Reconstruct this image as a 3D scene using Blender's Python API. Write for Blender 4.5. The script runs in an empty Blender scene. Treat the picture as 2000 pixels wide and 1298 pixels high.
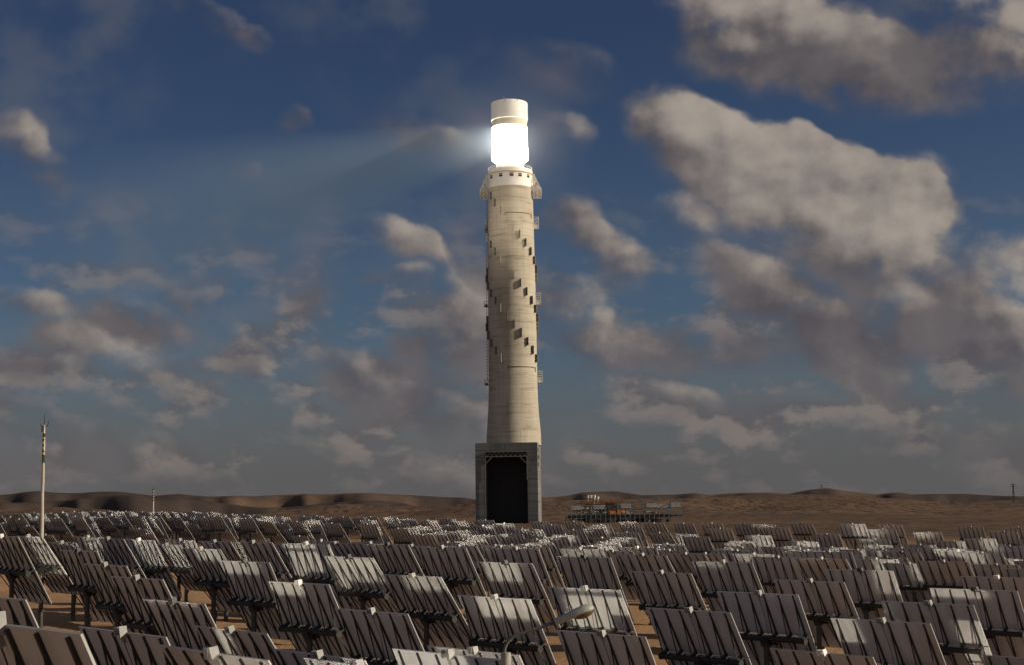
import bpy, bmesh, math, random
import numpy as np
from mathutils import Vector, Matrix, Euler

random.seed(11)
rng = np.random.default_rng(5)
S = bpy.context.scene
COL = S.collection
R = math.radians

# ------------------------------------------------------------------ camera and its geometry
F = 2778.0                      # focal length in pixels of the 2000 px wide photograph (50 mm lens)
CAMZ = 10.0
PITCH = math.atan((985 - 649) / F)
ROLL = R(0.8)
_f = Vector((0, math.cos(PITCH), math.sin(PITCH)))
_u0 = Vector((0, -math.sin(PITCH), math.cos(PITCH)))
_r0 = Vector((1, 0, 0))
_r = _r0 * math.cos(ROLL) - _u0 * math.sin(ROLL)
_u = _u0 * math.cos(ROLL) + _r0 * math.sin(ROLL)
CAM = Vector((0, 0, CAMZ))

def ray(px, py):
    """direction of sight, scaled so that its y component is 1"""
    d = _f + _r * ((px - 1000) / F) + _u * ((649 - py) / F)
    return d / d.y

def at(px, py, Y):
    return CAM + ray(px, py) * Y

def proj(p):
    v = p - CAM
    w = v.dot(_f)
    return 1000 + F * v.dot(_r) / w, 649 - F * v.dot(_u) / w

cam = bpy.data.cameras.new('camera')
cam.lens = 36.0 * F / 2000.0
cam.sensor_width = 36.0
cam.clip_start = 0.5
cam.clip_end = 40000
camo = bpy.data.objects.new('camera', cam)
COL.objects.link(camo)
m3 = Matrix((_r, _u, -_f)).transposed()
camo.matrix_world = Matrix.Translation(CAM) @ m3.to_4x4()
S.camera = camo

# ------------------------------------------------------------------ sun
SUN_EL, SUN_AZ = R(23), R(98)            # azimuth measured clockwise from the line of sight (+Y)
sun_dir = Vector((math.sin(SUN_AZ) * math.cos(SUN_EL), math.cos(SUN_AZ) * math.cos(SUN_EL), math.sin(SUN_EL)))
L = bpy.data.lights.new('sun', 'SUN')
L.energy = 4.3
L.angle = R(0.5)
L.color = (1.0, 0.87, 0.68)
so = bpy.data.objects.new('sun', L)
COL.objects.link(so)
so.rotation_euler = sun_dir.to_track_quat('Z', 'Y').to_euler()
so.location = (300, 0, 200)

# ------------------------------------------------------------------ helpers: node materials
def new_mat(name):
    m = bpy.data.materials.new(name)
    m.use_nodes = True
    nt = m.node_tree
    return m, nt, nt.nodes['Principled BSDF']

def N(nt, typ, **kw):
    n = nt.nodes.new(typ)
    for k, v in kw.items():
        setattr(n, k, v)
    return n

def setin(nt, node, key, val):
    if hasattr(val, 'is_output') or isinstance(val, bpy.types.NodeSocket):
        nt.links.new(val, node.inputs[key])
    else:
        node.inputs[key].default_value = val

def mth(nt, op, a, b=None, c=None, clamp=False):
    n = N(nt, 'ShaderNodeMath', operation=op, use_clamp=clamp)
    setin(nt, n, 0, a)
    if b is not None: setin(nt, n, 1, b)
    if c is not None: setin(nt, n, 2, c)
    return n.outputs[0]

def smooth(nt, v, a, b, lo=0.0, hi=1.0):
    n = N(nt, 'ShaderNodeMapRange', interpolation_type='SMOOTHSTEP')
    setin(nt, n, 0, v)
    n.inputs[1].default_value, n.inputs[2].default_value = a, b
    n.inputs[3].default_value, n.inputs[4].default_value = lo, hi
    return n.outputs[0]

def mixc(nt, fac, a, b, mode='MIX'):
    n = N(nt, 'ShaderNodeMix', data_type='RGBA', blend_type=mode)
    setin(nt, n, 0, fac)
    for key, v in ((6, a), (7, b)):
        if isinstance(v, tuple): v = (*v[:3], 1)
        setin(nt, n, key, v)
    return n.outputs[2]

def noise(nt, vec, scale, detail=6, rough=0.6, dist=0.0, dim='3D'):
    n = N(nt, 'ShaderNodeTexNoise', noise_dimensions=dim)
    if vec is not None: nt.links.new(vec, n.inputs['Vector'])
    n.inputs['Scale'].default_value = scale
    n.inputs['Detail'].default_value = detail
    n.inputs['Roughness'].default_value = rough
    n.inputs['Distortion'].default_value = dist
    return n.outputs[0]

def mapping(nt, vec, scale=(1, 1, 1), loc=(0, 0, 0), rot=(0, 0, 0), typ='POINT'):
    n = N(nt, 'ShaderNodeMapping', vector_type=typ)
    nt.links.new(vec, n.inputs[0])
    n.inputs[1].default_value = loc
    n.inputs[2].default_value = rot
    n.inputs[3].default_value = scale
    return n.outputs[0]

def objco(nt):
    return N(nt, 'ShaderNodeTexCoord').outputs['Object']

def geopos(nt):
    return N(nt, 'ShaderNodeNewGeometry').outputs['Position']

def bump(nt, bsdf, h, strength=0.4, dist=0.05):
    b = N(nt, 'ShaderNodeBump')
    b.inputs['Strength'].default_value = strength
    b.inputs['Distance'].default_value = dist
    nt.links.new(h, b.inputs['Height'])
    nt.links.new(b.outputs[0], bsdf.inputs['Normal'])

def mottled(name, c1, c2, scale=4.0, rough=0.7, metallic=0.0, bumpd=0.0, stretch=(1, 1, 1), detail=5):
    m, nt, b = new_mat(name)
    v = mapping(nt, objco(nt), scale=stretch)
    n = noise(nt, v, scale, detail)
    f = smooth(nt, n, 0.3, 0.7)
    nt.links.new(mixc(nt, f, c1, c2), b.inputs['Base Color'])
    b.inputs['Roughness'].default_value = rough
    b.inputs['Metallic'].default_value = metallic
    if bumpd: bump(nt, b, n, 0.5, bumpd)
    return m

# ------------------------------------------------------------------ helpers: meshes
class MB:
    """collects shapes and links them as ONE mesh object"""
    def __init__(s):
        s.bm = bmesh.new()
        s.mi = 0
    def face(s, pts):
        f = s.bm.faces.new([s.bm.verts.new(p) for p in pts])
        f.material_index = s.mi
        return f
    def box(s, lo, hi, M=None):
        x0, y0, z0 = lo; x1, y1, z1 = hi
        c = [Vector(p) for p in ((x0,y0,z0),(x1,y0,z0),(x1,y1,z0),(x0,y1,z0),(x0,y0,z1),(x1,y0,z1),(x1,y1,z1),(x0,y1,z1))]
        if M is not None: c = [M @ p for p in c]
        v = [s.bm.verts.new(p) for p in c]
        out = []
        for q in ((3,2,1,0),(4,5,6,7),(0,1,5,4),(1,2,6,5),(2,3,7,6),(3,0,4,7)):
            f = s.bm.faces.new([v[i] for i in q]); f.material_index = s.mi; out.append(f)
        return out
    def bar(s, a, b, w, h=None, up=Vector((0, 0, 1))):
        a, b = Vector(a), Vector(b)
        h = h or w
        d = (b - a)
        if d.length < 1e-6: return
        y = d.normalized()
        x = y.cross(up)
        if x.length < 1e-3: x = y.cross(Vector((1, 0, 0)))
        x.normalize(); z = x.cross(y)
        ring = [(-w/2,-h/2),(w/2,-h/2),(w/2,h/2),(-w/2,h/2)]
        va = [s.bm.verts.new(a + x*p + z*q) for p, q in ring]
        vb = [s.bm.verts.new(b + x*p + z*q) for p, q in ring]
        fs = [s.bm.faces.new(va), s.bm.faces.new(vb[::-1])]
        for i in range(4):
            fs.append(s.bm.faces.new((va[(i+1)%4], va[i], vb[i], vb[(i+1)%4])))
        for f in fs: f.material_index = s.mi
    def tube(s, pts, rad, n=10, caps=True):
        pts = [Vector(p) for p in pts]
        if not isinstance(rad, (list, tuple)): rad = [rad] * len(pts)
        rings = []
        prev = None
        for i, p in enumerate(pts):
            d = (pts[min(i+1, len(pts)-1)] - pts[max(i-1, 0)]).normalized()
            if prev is None:
                x = d.cross(Vector((0, 0, 1)))
                if x.length < 1e-3: x = d.cross(Vector((1, 0, 0)))
            else:
                x = prev - d * prev.dot(d)
            x.normalize(); prev = x
            y = d.cross(x)
            rings.append([s.bm.verts.new(p + (x*math.cos(2*math.pi*k/n) + y*math.sin(2*math.pi*k/n)) * rad[i]) for k in range(n)])
        for a, b in zip(rings, rings[1:]):
            for k in range(n):
                f = s.bm.faces.new((a[k], b[k], b[(k+1)%n], a[(k+1)%n])); f.material_index = s.mi; f.smooth = True
        if caps:
            f = s.bm.faces.new(rings[0]); f.material_index = s.mi
            f = s.bm.faces.new(rings[-1][::-1]); f.material_index = s.mi
    def lathe(s, prof, n=64, c=(0, 0), cap0=False, cap1=False):
        rings = []
        for r_, z in prof:
            rings.append([s.bm.verts.new((c[0] + r_*math.cos(2*math.pi*k/n), c[1] + r_*math.sin(2*math.pi*k/n), z)) for k in range(n)])
        for a, b in zip(rings, rings[1:]):
            for k in range(n):
                f = s.bm.faces.new((a[k], a[(k+1)%n], b[(k+1)%n], b[k])); f.material_index = s.mi; f.smooth = True
        if cap0: s.bm.faces.new(rings[0][::-1]).material_index = s.mi
        if cap1: s.bm.faces.new(rings[-1]).material_index = s.mi
    def build(s, name, mats, parent=None, loc=None, sharp=R(35), recalc=False):
        if recalc: bmesh.ops.recalc_face_normals(s.bm, faces=s.bm.faces)
        me = bpy.data.meshes.new(name)
        s.bm.to_mesh(me); s.bm.free()
        if not isinstance(mats, (list, tuple)): mats = [mats]
        for m in mats: me.materials.append(m)
        me.set_sharp_from_angle(angle=sharp)
        o = bpy.data.objects.new(name, me)
        COL.objects.link(o)
        if loc is not None: o.location = loc
        if parent is not None: o.parent = parent
        return o

def tag(o, label=None, cat=None, group=None, kind=None):
    if label: o['label'] = label
    if cat: o['category'] = cat
    if group: o['group'] = group
    if kind: o['kind'] = kind
    return o

def empty(name, loc=(0, 0, 0), rz=0.0):
    o = bpy.data.objects.new(name, None)
    o.empty_display_size = 0.5
    COL.objects.link(o)
    o.location = loc
    o.rotation_euler = (0, 0, rz)
    return o

# ------------------------------------------------------------------ heliostat positions, read as top-left / top-right corners
PW, PH, OFF, PIV = 5.0, 4.7, 0.42, 2.8        # panel width and height, panel in front of the tube, pivot height
TD = 800.0                                     # tower distance
REC = at(995, 268, TD)                         # the receiver
AIM = Vector((REC.x - 6, REC.y, CAMZ + 205))    # mean aim; each mirror's own aim is set below

NEAR = [  # x left, y left, x right, y right
 (-185,1218,132,1225),(143.5,1230,319,1238),(-100,1163,48,1167),(276,1171,401,1173.5),(384,1221,534,1225),
 (215,1126,319,1127.5),(163,1101,249,1101.5),(112.5,1076,186,1074),(-28,1047,34,1045),(32,1045,94,1042),(95,1057,158,1055),
 (139,1049,200,1047.5),(185,1050,245,1048),(240,1054,303,1052),(302,1059,365,1057),(319,1055,379,1053),(357,1069,438,1067),
 (425,1097.6,522,1095),(520.5,1137,637.7,1139),(650,1189.5,796,1195),(391,1055,458.5,1051.7),(455,1056.5,540,1054.6),
 (551.5,1062,636,1061),(639,1082.7,736,1082),(626,1055,698.5,1054),(716.5,1060,801,1061),(754,1118,866.6,1120.5),
 (813,1068,909,1067),(928.6,1097.6,1041,1096.4),(890.7,1164,1032,1167),(830,1265,1013.5,1272),(957,1071,1049,1071.6),
 (938,1067.7,1010,1067),(1003,1067,1070,1066.6),(1066.5,1147,1206.5,1150.5),(1081,1234,1256,1240),(1082,1087.5,1189,1087.5),
 (1084,1070,1178.5,1070),(1227.5,1114.8,1351.5,1116),(1262,1186.5,1424,1192.4),(1349,1096.4,1468.7,1094.8),
 (1401,1156.6,1549,1159.6),(1502,1263,1712.5,1275.5),(1205,1080,1306,1080),(1342,1076,1420,1076),(1466,1088,1563,1087),
 (1510,1130,1650.5,1133),(1555,1085,1658,1085.5),(1609,1112.5,1741,1113.7),(1626.4,1205.5,1811,1213),(1725,1172,1895,1178),
 (1818,1149,1977.7,1152.7),(1723.5,1098.7,1823,1098.7),(1788,1093,1894,1093.5),(1872,1126,2010,1128),(1662,1088,1757,1089),
 (1894,1101,1990,1101),(1958,1111,2070,1111.5),(1924,1279,2122,1287),(319,1256,545,1271),(534,1265,721.5,1279),
 (588,1282,830,1296),(758,1273,974.5,1283),
 (60,1049,122,1046.5),(270,1052,332,1050),(500,1057,572,1055.5),(590,1056,660,1054.5),(690,1057,765,1056),(770,1061,850,1060.5),
 (860,1063,938,1062.5),(1150,1075,1236,1075),(1270,1072,1345,1072),(1300,1077,1385,1076.5),(1430,1079,1515,1078.5),(1530,1079,1612,1078.5),
 (1605,1080,1690,1080),(1690,1084,1775,1084)]
FARM = [
 (1583,1042.8,1640,1042.5),(1634,1022.4,1691,1021.4),(1690,1033,1751,1032.4),(1678,1051.6,1736,1051.4),(1539,1057.5,1593.6,1056.8),
 (1541,1020.4,1588,1020.4),(1492,1030,1539,1029.5),(1709,1024,1762,1024),(1867.5,1028,1919,1028),(1783,1039,1837,1039),
 (1884,1050,1943,1049.5),(1931,1037.8,1984,1037.4),(1766,1060.5,1828.4,1060.5),(1816.7,1068,1884,1067),(1770,1075.5,1836,1075),
 (1874,1076,1936.5,1076),(1924.7,1086.3,2000,1086),(1958.5,1028.7,2013,1028.4),(1955,1067.7,2018,1067.4),(1255,1019.8,1299.4,1019.4),
 (1312,1021,1354.7,1021),(1267,1038,1311,1037.3),(1332,1047.7,1380.7,1047),(1380,1031.5,1427,1030.8),(1454,1045,1503,1044.8),
 (1410,1059.4,1460.7,1059),(1287.7,1064.6,1338.4,1064),(1367,1020.4,1411,1020),(1431,1022.4,1474,1022),(1471,1022.4,1515,1022),
 (1100,1017,1140.4,1016.4),(1097.5,1033.9,1138.5,1033.3),(1040,1048,1080.6,1047.3),(1151,1023.9,1193.8,1023.2),(1156,1047.3,1200,1046.6),
 (1205.5,1018,1243,1017.7),(1213,1029.7,1251,1029),(1217,1055,1260,1054.7),(1034,1017.4,1072,1017),(1054.6,1024.5,1093.6,1024),
 (999,1032,1036,1031.4),(765.6,1019.5,797,1019),(748,1008,778.6,1007.8),(791.6,1034,824.8,1033.8),(831,1047,865,1046.6),
 (781,1012,811,1011.4),(820,1014.3,854,1013.6),(858,1024,892,1023.7),(894,1033.8,931.4,1033.2),(937,1042.6,974,1041.9),
 (891.7,1015.6,926,1015),(930,1014.6,965,1014),(965,1022,1000,1020.8),(856.6,1013,889,1012.7),(864,1055.3,902,1054.6),(971,1056,1011,1055.3),
 (540,1020.7,566.7,1019.5),(552,1033.8,580,1032.5),(567.6,1046.8,597,1046),(579,1008.4,605,1006.8),(601,1013.9,628,1012.6),
 (620,1024,648,1023),(640.4,1037,669.5,1036),(658,1008,685,1007.4),(706,1028,735.5,1026.9),(726,1043.5,757,1043),(686,1010,714,1009.5),
 (710,1008.4,738.5,1007.4),(513,1009,538.5,1008.5),(540,1009,565,1008.6),(635,1009.7,662,1009),(606.6,1006.5,632.6,1005.5),
 (326,1011,348.5,1009.7),(344,1017.5,367,1016),(364,1022,388,1020.8),(386,1028,411,1026.9),(403,1039.6,429,1039),
 (420,1009,444.5,1007.8),(463,1018,488.5,1016),(475,1030,501.5,1028.6),(480,1044,507.5,1043),
 (138,1017,159.5,1015.5),(156,1022.7,178,1021.8),(167,1030.5,190,1030),(-3,1020.4,18,1020),(84,1012,105,1011),
 (1595,1066,1655,1065.5),(1680,1063,1742,1062.5),(1640,1073,1704,1072.5),(1560,1071,1622,1070.5),(1725,1070,1790,1069.5),(1830,1082,1900,1082),
 (1480,1066,1536,1065.5),(1395,1070,1452,1069.5),(1985,1052,2045,1052),(1985,1093,2062,1093),(1830,1056,1888,1056),(1905,1060,1965,1060)]

def lerp_tab(t, x):
    for (a, b), (c, d) in zip(t, t[1:]):
        if x <= c: return b + (d - b) * (x - a) / (c - a)
    return t[-1][1]
SKY_ROW = [(-60,1006),(60,1001.5),(140,999),(250,998),(380,999.5),(450,1004),(520,1007.5),(600,1006.5),(760,1008),(900,1014),(1020,1017)]
W_ROW = [(-60,20.5),(250,22),(450,24),(600,26),(760,29),(900,33),(1020,36)]
FILL = []
x = -30.0
k = 0
while x < 530:                                  # the far rows on the rise at the left stand almost edge to edge
    w = lerp_tab(W_ROW, x)
    y = lerp_tab(SKY_ROW, x) + random.uniform(-0.8, 1.2)
    w *= random.uniform(0.86, 1.10)
    FILL.append((x, y, x + w, y - 0.8))
    y2 = y + 7 + random.uniform(-1, 3)
    FILL.append((x + 5, y2, x + 5 + w * random.uniform(0.98, 1.16), y2 - 0.8))
    x += w * random.uniform(0.74, 0.98)
    k += 1
for (xa, ya, n_) in ((225,1003,4),(288,1004,3),(30,1004,4),(100,1006,2)):   # short files stepping down the rise towards the camera
    for i in range(n_):
        xx, yy = xa + 17*i, ya + 11 + 9.0*i
        w = 22.5 + 0.9*i
        FILL.append((xx, yy, xx + w, yy - 1))

def aim(p, dz=0.0):
    t = (AIM + Vector((0, 0, dz)) - p).normalized()
    n = (t + sun_dir).normalized()
    az = math.atan2(n.x, n.y)
    el = math.asin(n.z)
    return n, az, el

def frame(az, el):
    h = Vector((math.cos(az), -math.sin(az), 0))
    n = Vector((math.sin(az)*math.cos(el), math.cos(az)*math.cos(el), math.sin(el)))
    u = h.cross(n)
    return h, n, u

def solve(q):
    """pivot position of the heliostat whose top edge is seen between two picture points"""
    xl, yl, xr, yr = q
    w = xr - xl
    cx, cy = (xl + xr) / 2, (yl + yr) / 2
    d = 3.4 * F / w
    for _ in range(8):
        top = at(cx, cy, d)
        n, az, el = aim(top)
        h, n, u = frame(az, el)
        a = proj(top - h*PW/2); b = proj(top + h*PW/2)
        d *= (b[0] - a[0]) / w
    top = at(cx, cy, d)
    h, n, u = frame(az, el)
    piv = top - u*PH/2 - n*OFF
    return piv, az, el

RAW = []
for src, tier in ((NEAR, 0), (FARM, 1), (FILL, 2)):
    for q in src:
        piv, az, el = solve(q)
        RAW.append([piv, az, el, tier, q])
P = np.array([[h[0].x, h[0].y, h[0].z - PIV] for h in RAW])

def loess(x, y):
    d = math.hypot(x, y)
    bw = 14 + 0.10 * d
    dd = (P[:, 0] - x)**2 + (P[:, 1] - y)**2
    w = np.exp(-dd / (2*bw*bw)) + 1e-7 / (1 + dd/1e4)
    sw = w.sum()
    zm = (w * P[:, 2]).sum() / sw
    return float(np.clip(zm, -2.5, 6.0))

DC = [(-400,325),(0,325),(400,318),(600,300),(800,282),(1000,258),(1200,240),(1400,228),(1600,192),(1800,180),(2000,175),(2400,170)]  # crest behind the last row
HEL = []
def gap(x, y):
    return min([math.hypot(x - h[0].x, y - h[0].y) for h in HEL] or [99])
GAPMIN = 6.4
for h in RAW:
    # slide along the line of sight: the top edge stays where it is seen, the foot comes nearer to the smooth ground and clear of its neighbours
    q = h[4]
    cx, cy = (q[0]+q[2])/2, (q[1]+q[3])/2
    best = None
    span = 0.07 if h[3] < 2 else 0.12
    for s_ in np.linspace(1 - span, 1 + span, 31):
        top = at(cx, cy, h[0].y*s_)
        hh, n, u = frame(h[1], h[2])
        pv = top - u*PH/2 - n*OFF
        e = abs((pv.z - PIV) - loess(pv.x, pv.y)) + 6*abs(s_-1) + 3*max(0, GAPMIN + 0.4 - gap(pv.x, pv.y))
        if best is None or e < best[0]: best = (e, pv)
    pv = best[1]
    if gap(pv.x, pv.y) < (4.0 if h[3] == 0 else GAPMIN - 0.8): continue
    HEL.append([pv, h[1], h[2], h[3], q])
P = np.array([[h[0].x, h[0].y, h[0].z - PIV] for h in HEL])
n_read = len(HEL)
# the rows between and behind those: staggered rows across the middle distance, each where there is room
def lerp_tab(t, x):
    for (a, b), (c, d) in zip(t, t[1:]):
        if x <= c: return b + (d - b) * (x - a) / (c - a)
    return t[-1][1]
D0 = [(-400,232),(700,226),(830,178),(1000,138),(1400,120),(2400,112)]
Y_ = 112.0
row_ = 0
while Y_ < 330:
    half = 0.40*Y_ + 8
    X_ = -half + (row_ % 2)*4.3
    while X_ < half:
        x, y = X_ + random.gauss(0, 0.5), Y_ + random.gauss(0, 0.6)
        X_ += 8.6
        px = 1000 + F*x/y
        if not (lerp_tab(D0, px) < y < lerp_tab(DC, px) + 4) or gap(x, y) < GAPMIN: continue
        z = loess(x, y)
        p = Vector((x, y, z + PIV))
        n, az, el = aim(p)
        HEL.append([p, az, el, 3, None])
    Y_ += 7.4
    row_ += 1
# the field spreads its light over the tower top: mirrors with a close neighbour ahead aim high, the rest lower
for h in HEL:
    gaps = [o[0].y - h[0].y for o in HEL if abs(o[0].x - h[0].x) < 4.4 and 4 < o[0].y - h[0].y < 30]
    # rise needed to pass over the next mirror ahead but for a strip along its top
    if gaps:
        strip = (random.uniform(0.6, 1.8) if h[0].y < 108 else random.uniform(0.1, 1.2)) if random.random() < 0.88 else random.uniform(1.4, 2.2)
        want_z = h[0].z + (3.9 - strip) / min(gaps) * (TD - h[0].y)
        if h[0].y > 108: want_z += 0.5 / min(gaps) * (TD - h[0].y)
        dz = max(-50, min(230 if h[0].y > 108 else 140, want_z - AIM.z))
    else:
        dz = random.gauss(4, 30)
    n, h[1], h[2] = aim(h[0], dz)
print('heliostats', n_read, '+', len(HEL) - n_read, 'ground z', P[:, 2].min(), P[:, 2].max(), 'dist', P[:, 1].min(), P[:, 1].max())

# ------------------------------------------------------------------ terrain
YA = [(-400,1004),(0,1003),(300,1001),(480,1004),(640,990),(720,988),(800,992),(900,987),(1060,979),(1200,976),(1400,969),(1500,965),(1600,966),(1750,972),(1850,980),(1900,978),(2000,976),(2400,972)]
YB = [(-400,966),(0,968),(40,964),(80,961),(110,964),(160,963),(200,960),(240,960),(300,968),(350,964),(400,969),(500,968),(560,964),(700,963),(800,966),(860,969),(900,970),(925,974),(1060,970),(1100,968),(1130,961),(1200,958),(1250,966),(1310,964),(1350,961),(1380,965),(1420,961),(1490,961),(1530,964),(1560,958),(1605,953),(1650,959),(1700,964),(1750,961),(1770,965),(1870,963),(1950,967),(2000,969),(2400,964)]

def px_of(az):
    return 1000 + F * math.tan(az)

def horizon(px):
    return 985 - (px - 1000) * math.tan(ROLL)

_perm = rng.permutation(512)
def vnoise(x, y):
    xi, yi = math.floor(x), math.floor(y)
    fx, fy = x - xi, y - yi
    fx = fx*fx*(3-2*fx); fy = fy*fy*(3-2*fy)
    def hsh(a, b): return _perm[(int(a) + _perm[int(b) & 511]) & 511] / 511.0
    a = hsh(xi, yi)*(1-fx) + hsh(xi+1, yi)*fx
    b = hsh(xi, yi+1)*(1-fx) + hsh(xi+1, yi+1)*fx
    return a*(1-fy) + b*fy
def fbm(x, y, o=4):
    s, a, t = 0, 0.5, 0
    for _ in range(o):
        s += a*vnoise(x, y); t += a; a *= 0.5; x, y = x*2.03+7.1, y*2.03+3.7
    return s / t

def ss(a, b, x):
    t = min(1, max(0, (x-a)/(b-a)))
    return t*t*(3-2*t)

def ground_z(x, y):
    r = math.hypot(x, y)
    if y <= 5:
        return 0.3
    az = math.atan2(x, y)
    fr = 1 - ss(R(24), R(40), abs(az))
    px = max(-380, min(2380, px_of(max(-R(40), min(R(40), az)))))
    near = loess(x, y)
    dc = lerp_tab(DC, px)
    # beyond the last row the ground falls to the tower, then climbs to the desert rise
    t1 = ss(dc + 8, dc + 130, r)
    zn = near * (1 - t1) + 0.0 * t1
    if r > 830:
        yy0 = 1003.0
        yA = lerp_tab(YA, px)
        s = min(1.0, (math.log(r) - math.log(830)) / (math.log(2600) - math.log(830)))
        zt = CAMZ + (horizon(px) - (yy0 + 8*(1-s) + (yA - yy0)*s**0.8)) * r / F
        hol = math.exp(-((px - 1475)/85.0)**2 - ((r - 1500)/230.0)**2)
        zt -= 24 * hol
        k = ss(830, 1100, r)
        relief = (abs(2*fbm(x/230, y/230, 5) - 1) - 0.25) * 30 * ss(900, 1800, r) * (1 - 0.8*ss(2100, 2600, r))
        zt = zn*(1-k) + (zt + relief)*k
        if r > 2600:
            z26 = zt
            zt = z26 - (r - 2600) * 0.045      # falls away behind the rise; the hills stand beyond
            zt = max(zt, -70)
        return zt*fr + zn*(1-fr)
    return zn

azs = [R(a) for a in np.concatenate([np.arange(-180, -26, 11), np.arange(-26, 26.01, 0.26), np.arange(33, 180, 11)])]
rs = [3.0]
while rs[-1] < 9000:
    r_ = rs[-1]
    rs.append(r_ + max(2.2, r_*0.028))
gb = bmesh.new()
grid = []
for r_ in rs:
    row = []
    for a in azs:
        x_, y_ = r_*math.sin(a), r_*math.cos(a)
        z_ = ground_z(x_, y_)
        if r_ < 700: z_ += (fbm(x_/3.1, y_/3.1, 3)-0.5)*0.25
        row.append(gb.verts.new((x_, y_, z_)))
    grid.append(row)
for i in range(len(rs)-1):
    for j in range(len(azs)):
        k = (j+1) % len(azs)
        gb.faces.new((grid[i][j], grid[i][k], grid[i+1][k], grid[i+1][j])).smooth = True
c0 = gb.verts.new((0, 0, 0.3))
for j in range(len(azs)):
    gb.faces.new((c0, grid[0][(j+1) % len(azs)], grid[0][j])).smooth = True
bmesh.ops.recalc_face_normals(gb, faces=gb.faces)
me = bpy.data.meshes.new('ground'); gb.to_mesh(me); gb.free()
if me.polygons[5000].normal.z < 0: me.flip_normals()

mg, nt, b = new_mat('desert_ground')
pos = geopos(nt)
big = noise(nt, pos, 0.004, 6, 0.6)
mid = noise(nt, pos, 0.09, 6, 0.65)
fine = noise(nt, pos, 1.6, 6, 0.7)
shr = noise(nt, mapping(nt, pos, scale=(1, 0.30, 1)), 0.13, 6, 0.8)
sep = N(nt, 'ShaderNodeSeparateXYZ'); nt.links.new(pos, sep.inputs[0])
far = smooth(nt, sep.outputs[1], 230, 420)
sand = mixc(nt, smooth(nt, mid, 0.35, 0.65), (0.39, 0.235, 0.128), (0.29, 0.172, 0.093))
sand = mixc(nt, smooth(nt, fine, 0.45, 0.75, 0, 0.75), sand, (0.19, 0.108, 0.056))
vor = N(nt, 'ShaderNodeTexVoronoi'); nt.links.new(pos, vor.inputs['Vector']); vor.inputs['Scale'].default_value = 1.1
stone = smooth(nt, vor.outputs['Distance'], 0.10, 0.24, 1.0, 0.0)
sand = mixc(nt, mth(nt, 'MULTIPLY', stone, smooth(nt, mid, 0.40, 0.60)), sand, (0.44, 0.33, 0.23))
plain = mixc(nt, smooth(nt, big, 0.38, 0.62), (0.110, 0.070, 0.046), (0.170, 0.103, 0.064))
plain = mixc(nt, smooth(nt, shr, 0.46, 0.60, 0, 0.9), plain, (0.038, 0.027, 0.020))
nt.links.new(mixc(nt, far, sand, plain), b.inputs['Base Color'])
b.inputs['Roughness'].default_value = 0.95
b.inputs['Specular IOR Level'].default_value = 0.1
hgt = mth(nt, 'ADD', mth(nt, 'MULTIPLY', mid, 0.8), mth(nt, 'MULTIPLY_ADD', stone, 0.22, mth(nt, 'MULTIPLY', fine, 0.45)))
bump(nt, b, hgt, 0.6, 0.35)
me.materials.append(mg)
go = bpy.data.objects.new('ground', me); COL.objects.link(go)
tag(go, 'brown stony desert ground under the heliostat field and out to the hills', 'ground', kind='structure')

# hills beyond, as ridges with depth
def ridge(name, prof, r0, amp, seed, mat, label, depth, base_drop):
    bm = bmesh.new()
    pxs = np.arange(-380, 2381, 9.0)
    vs = []
    ts = np.linspace(-1, 1, 25)
    for px in pxs:
        az = math.atan((px - 1000)/F)
        yy = lerp_tab(prof, px)
        row = []
        for t in ts:
            rr = r0 + depth*t + (fbm(px/90 + seed, 3.3, 3)-0.5)*depth*0.7
            zr = CAMZ + (horizon(px) - yy) * r0 / F
            fall = (1 - abs(t)**1.3)
            z = zr*fall - base_drop*(1-fall)
            z += (fbm(px/95 + seed, t*3.2 + seed, 5) - 0.5) * amp * (1 - fall*0.82)
            row.append(bm.verts.new((rr*math.sin(az), rr*math.cos(az), z)))
        vs.append(row)
    for i in range(len(pxs)-1):
        for j in range(len(ts)-1):
            bm.faces.new((vs[i][j], vs[i+1][j], vs[i+1][j+1], vs[i][j+1])).smooth = True
    bmesh.ops.recalc_face_normals(bm, faces=bm.faces)
    me = bpy.data.meshes.new(name); bm.to_mesh(me); bm.free()
    me.materials.append(mat)
    o = bpy.data.objects.new(name, me); COL.objects.link(o)
    return tag(o, label, 'hills', kind='structure')

mh, nt, b = new_mat('hill_rock_cloud_shade')
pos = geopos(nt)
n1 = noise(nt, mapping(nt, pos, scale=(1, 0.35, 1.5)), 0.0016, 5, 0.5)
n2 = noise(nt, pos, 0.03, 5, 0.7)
c = mixc(nt, smooth(nt, n1, 0.46, 0.66), (0.066, 0.050, 0.043), (0.150, 0.096, 0.065))  # dark tone stands for cloud shadow, paler patches for sunlit slopes
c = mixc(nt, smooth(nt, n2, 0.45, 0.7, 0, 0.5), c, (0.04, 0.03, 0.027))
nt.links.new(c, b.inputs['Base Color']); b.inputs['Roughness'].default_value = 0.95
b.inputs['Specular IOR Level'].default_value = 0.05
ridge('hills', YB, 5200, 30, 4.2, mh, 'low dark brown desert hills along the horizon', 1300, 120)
YC = [(-400,973),(-60,976),(30,982),(110,978),(150,974),(215,967),(255,968),(300,975),(350,973),(420,980),(500,990),(560,989),(640,981),(700,976),(740,977),(800,984),(860,1004),(1300,1010),(1380,992),(1420,984),(1500,990),(1560,1006),(1700,1010),(1880,1000),(1940,990),(2100,986),(2400,985)]
ridge('hills', YC, 3300, 20, 9.1, mh, 'nearer rolling hills below the horizon ridge', 560, 90)

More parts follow.
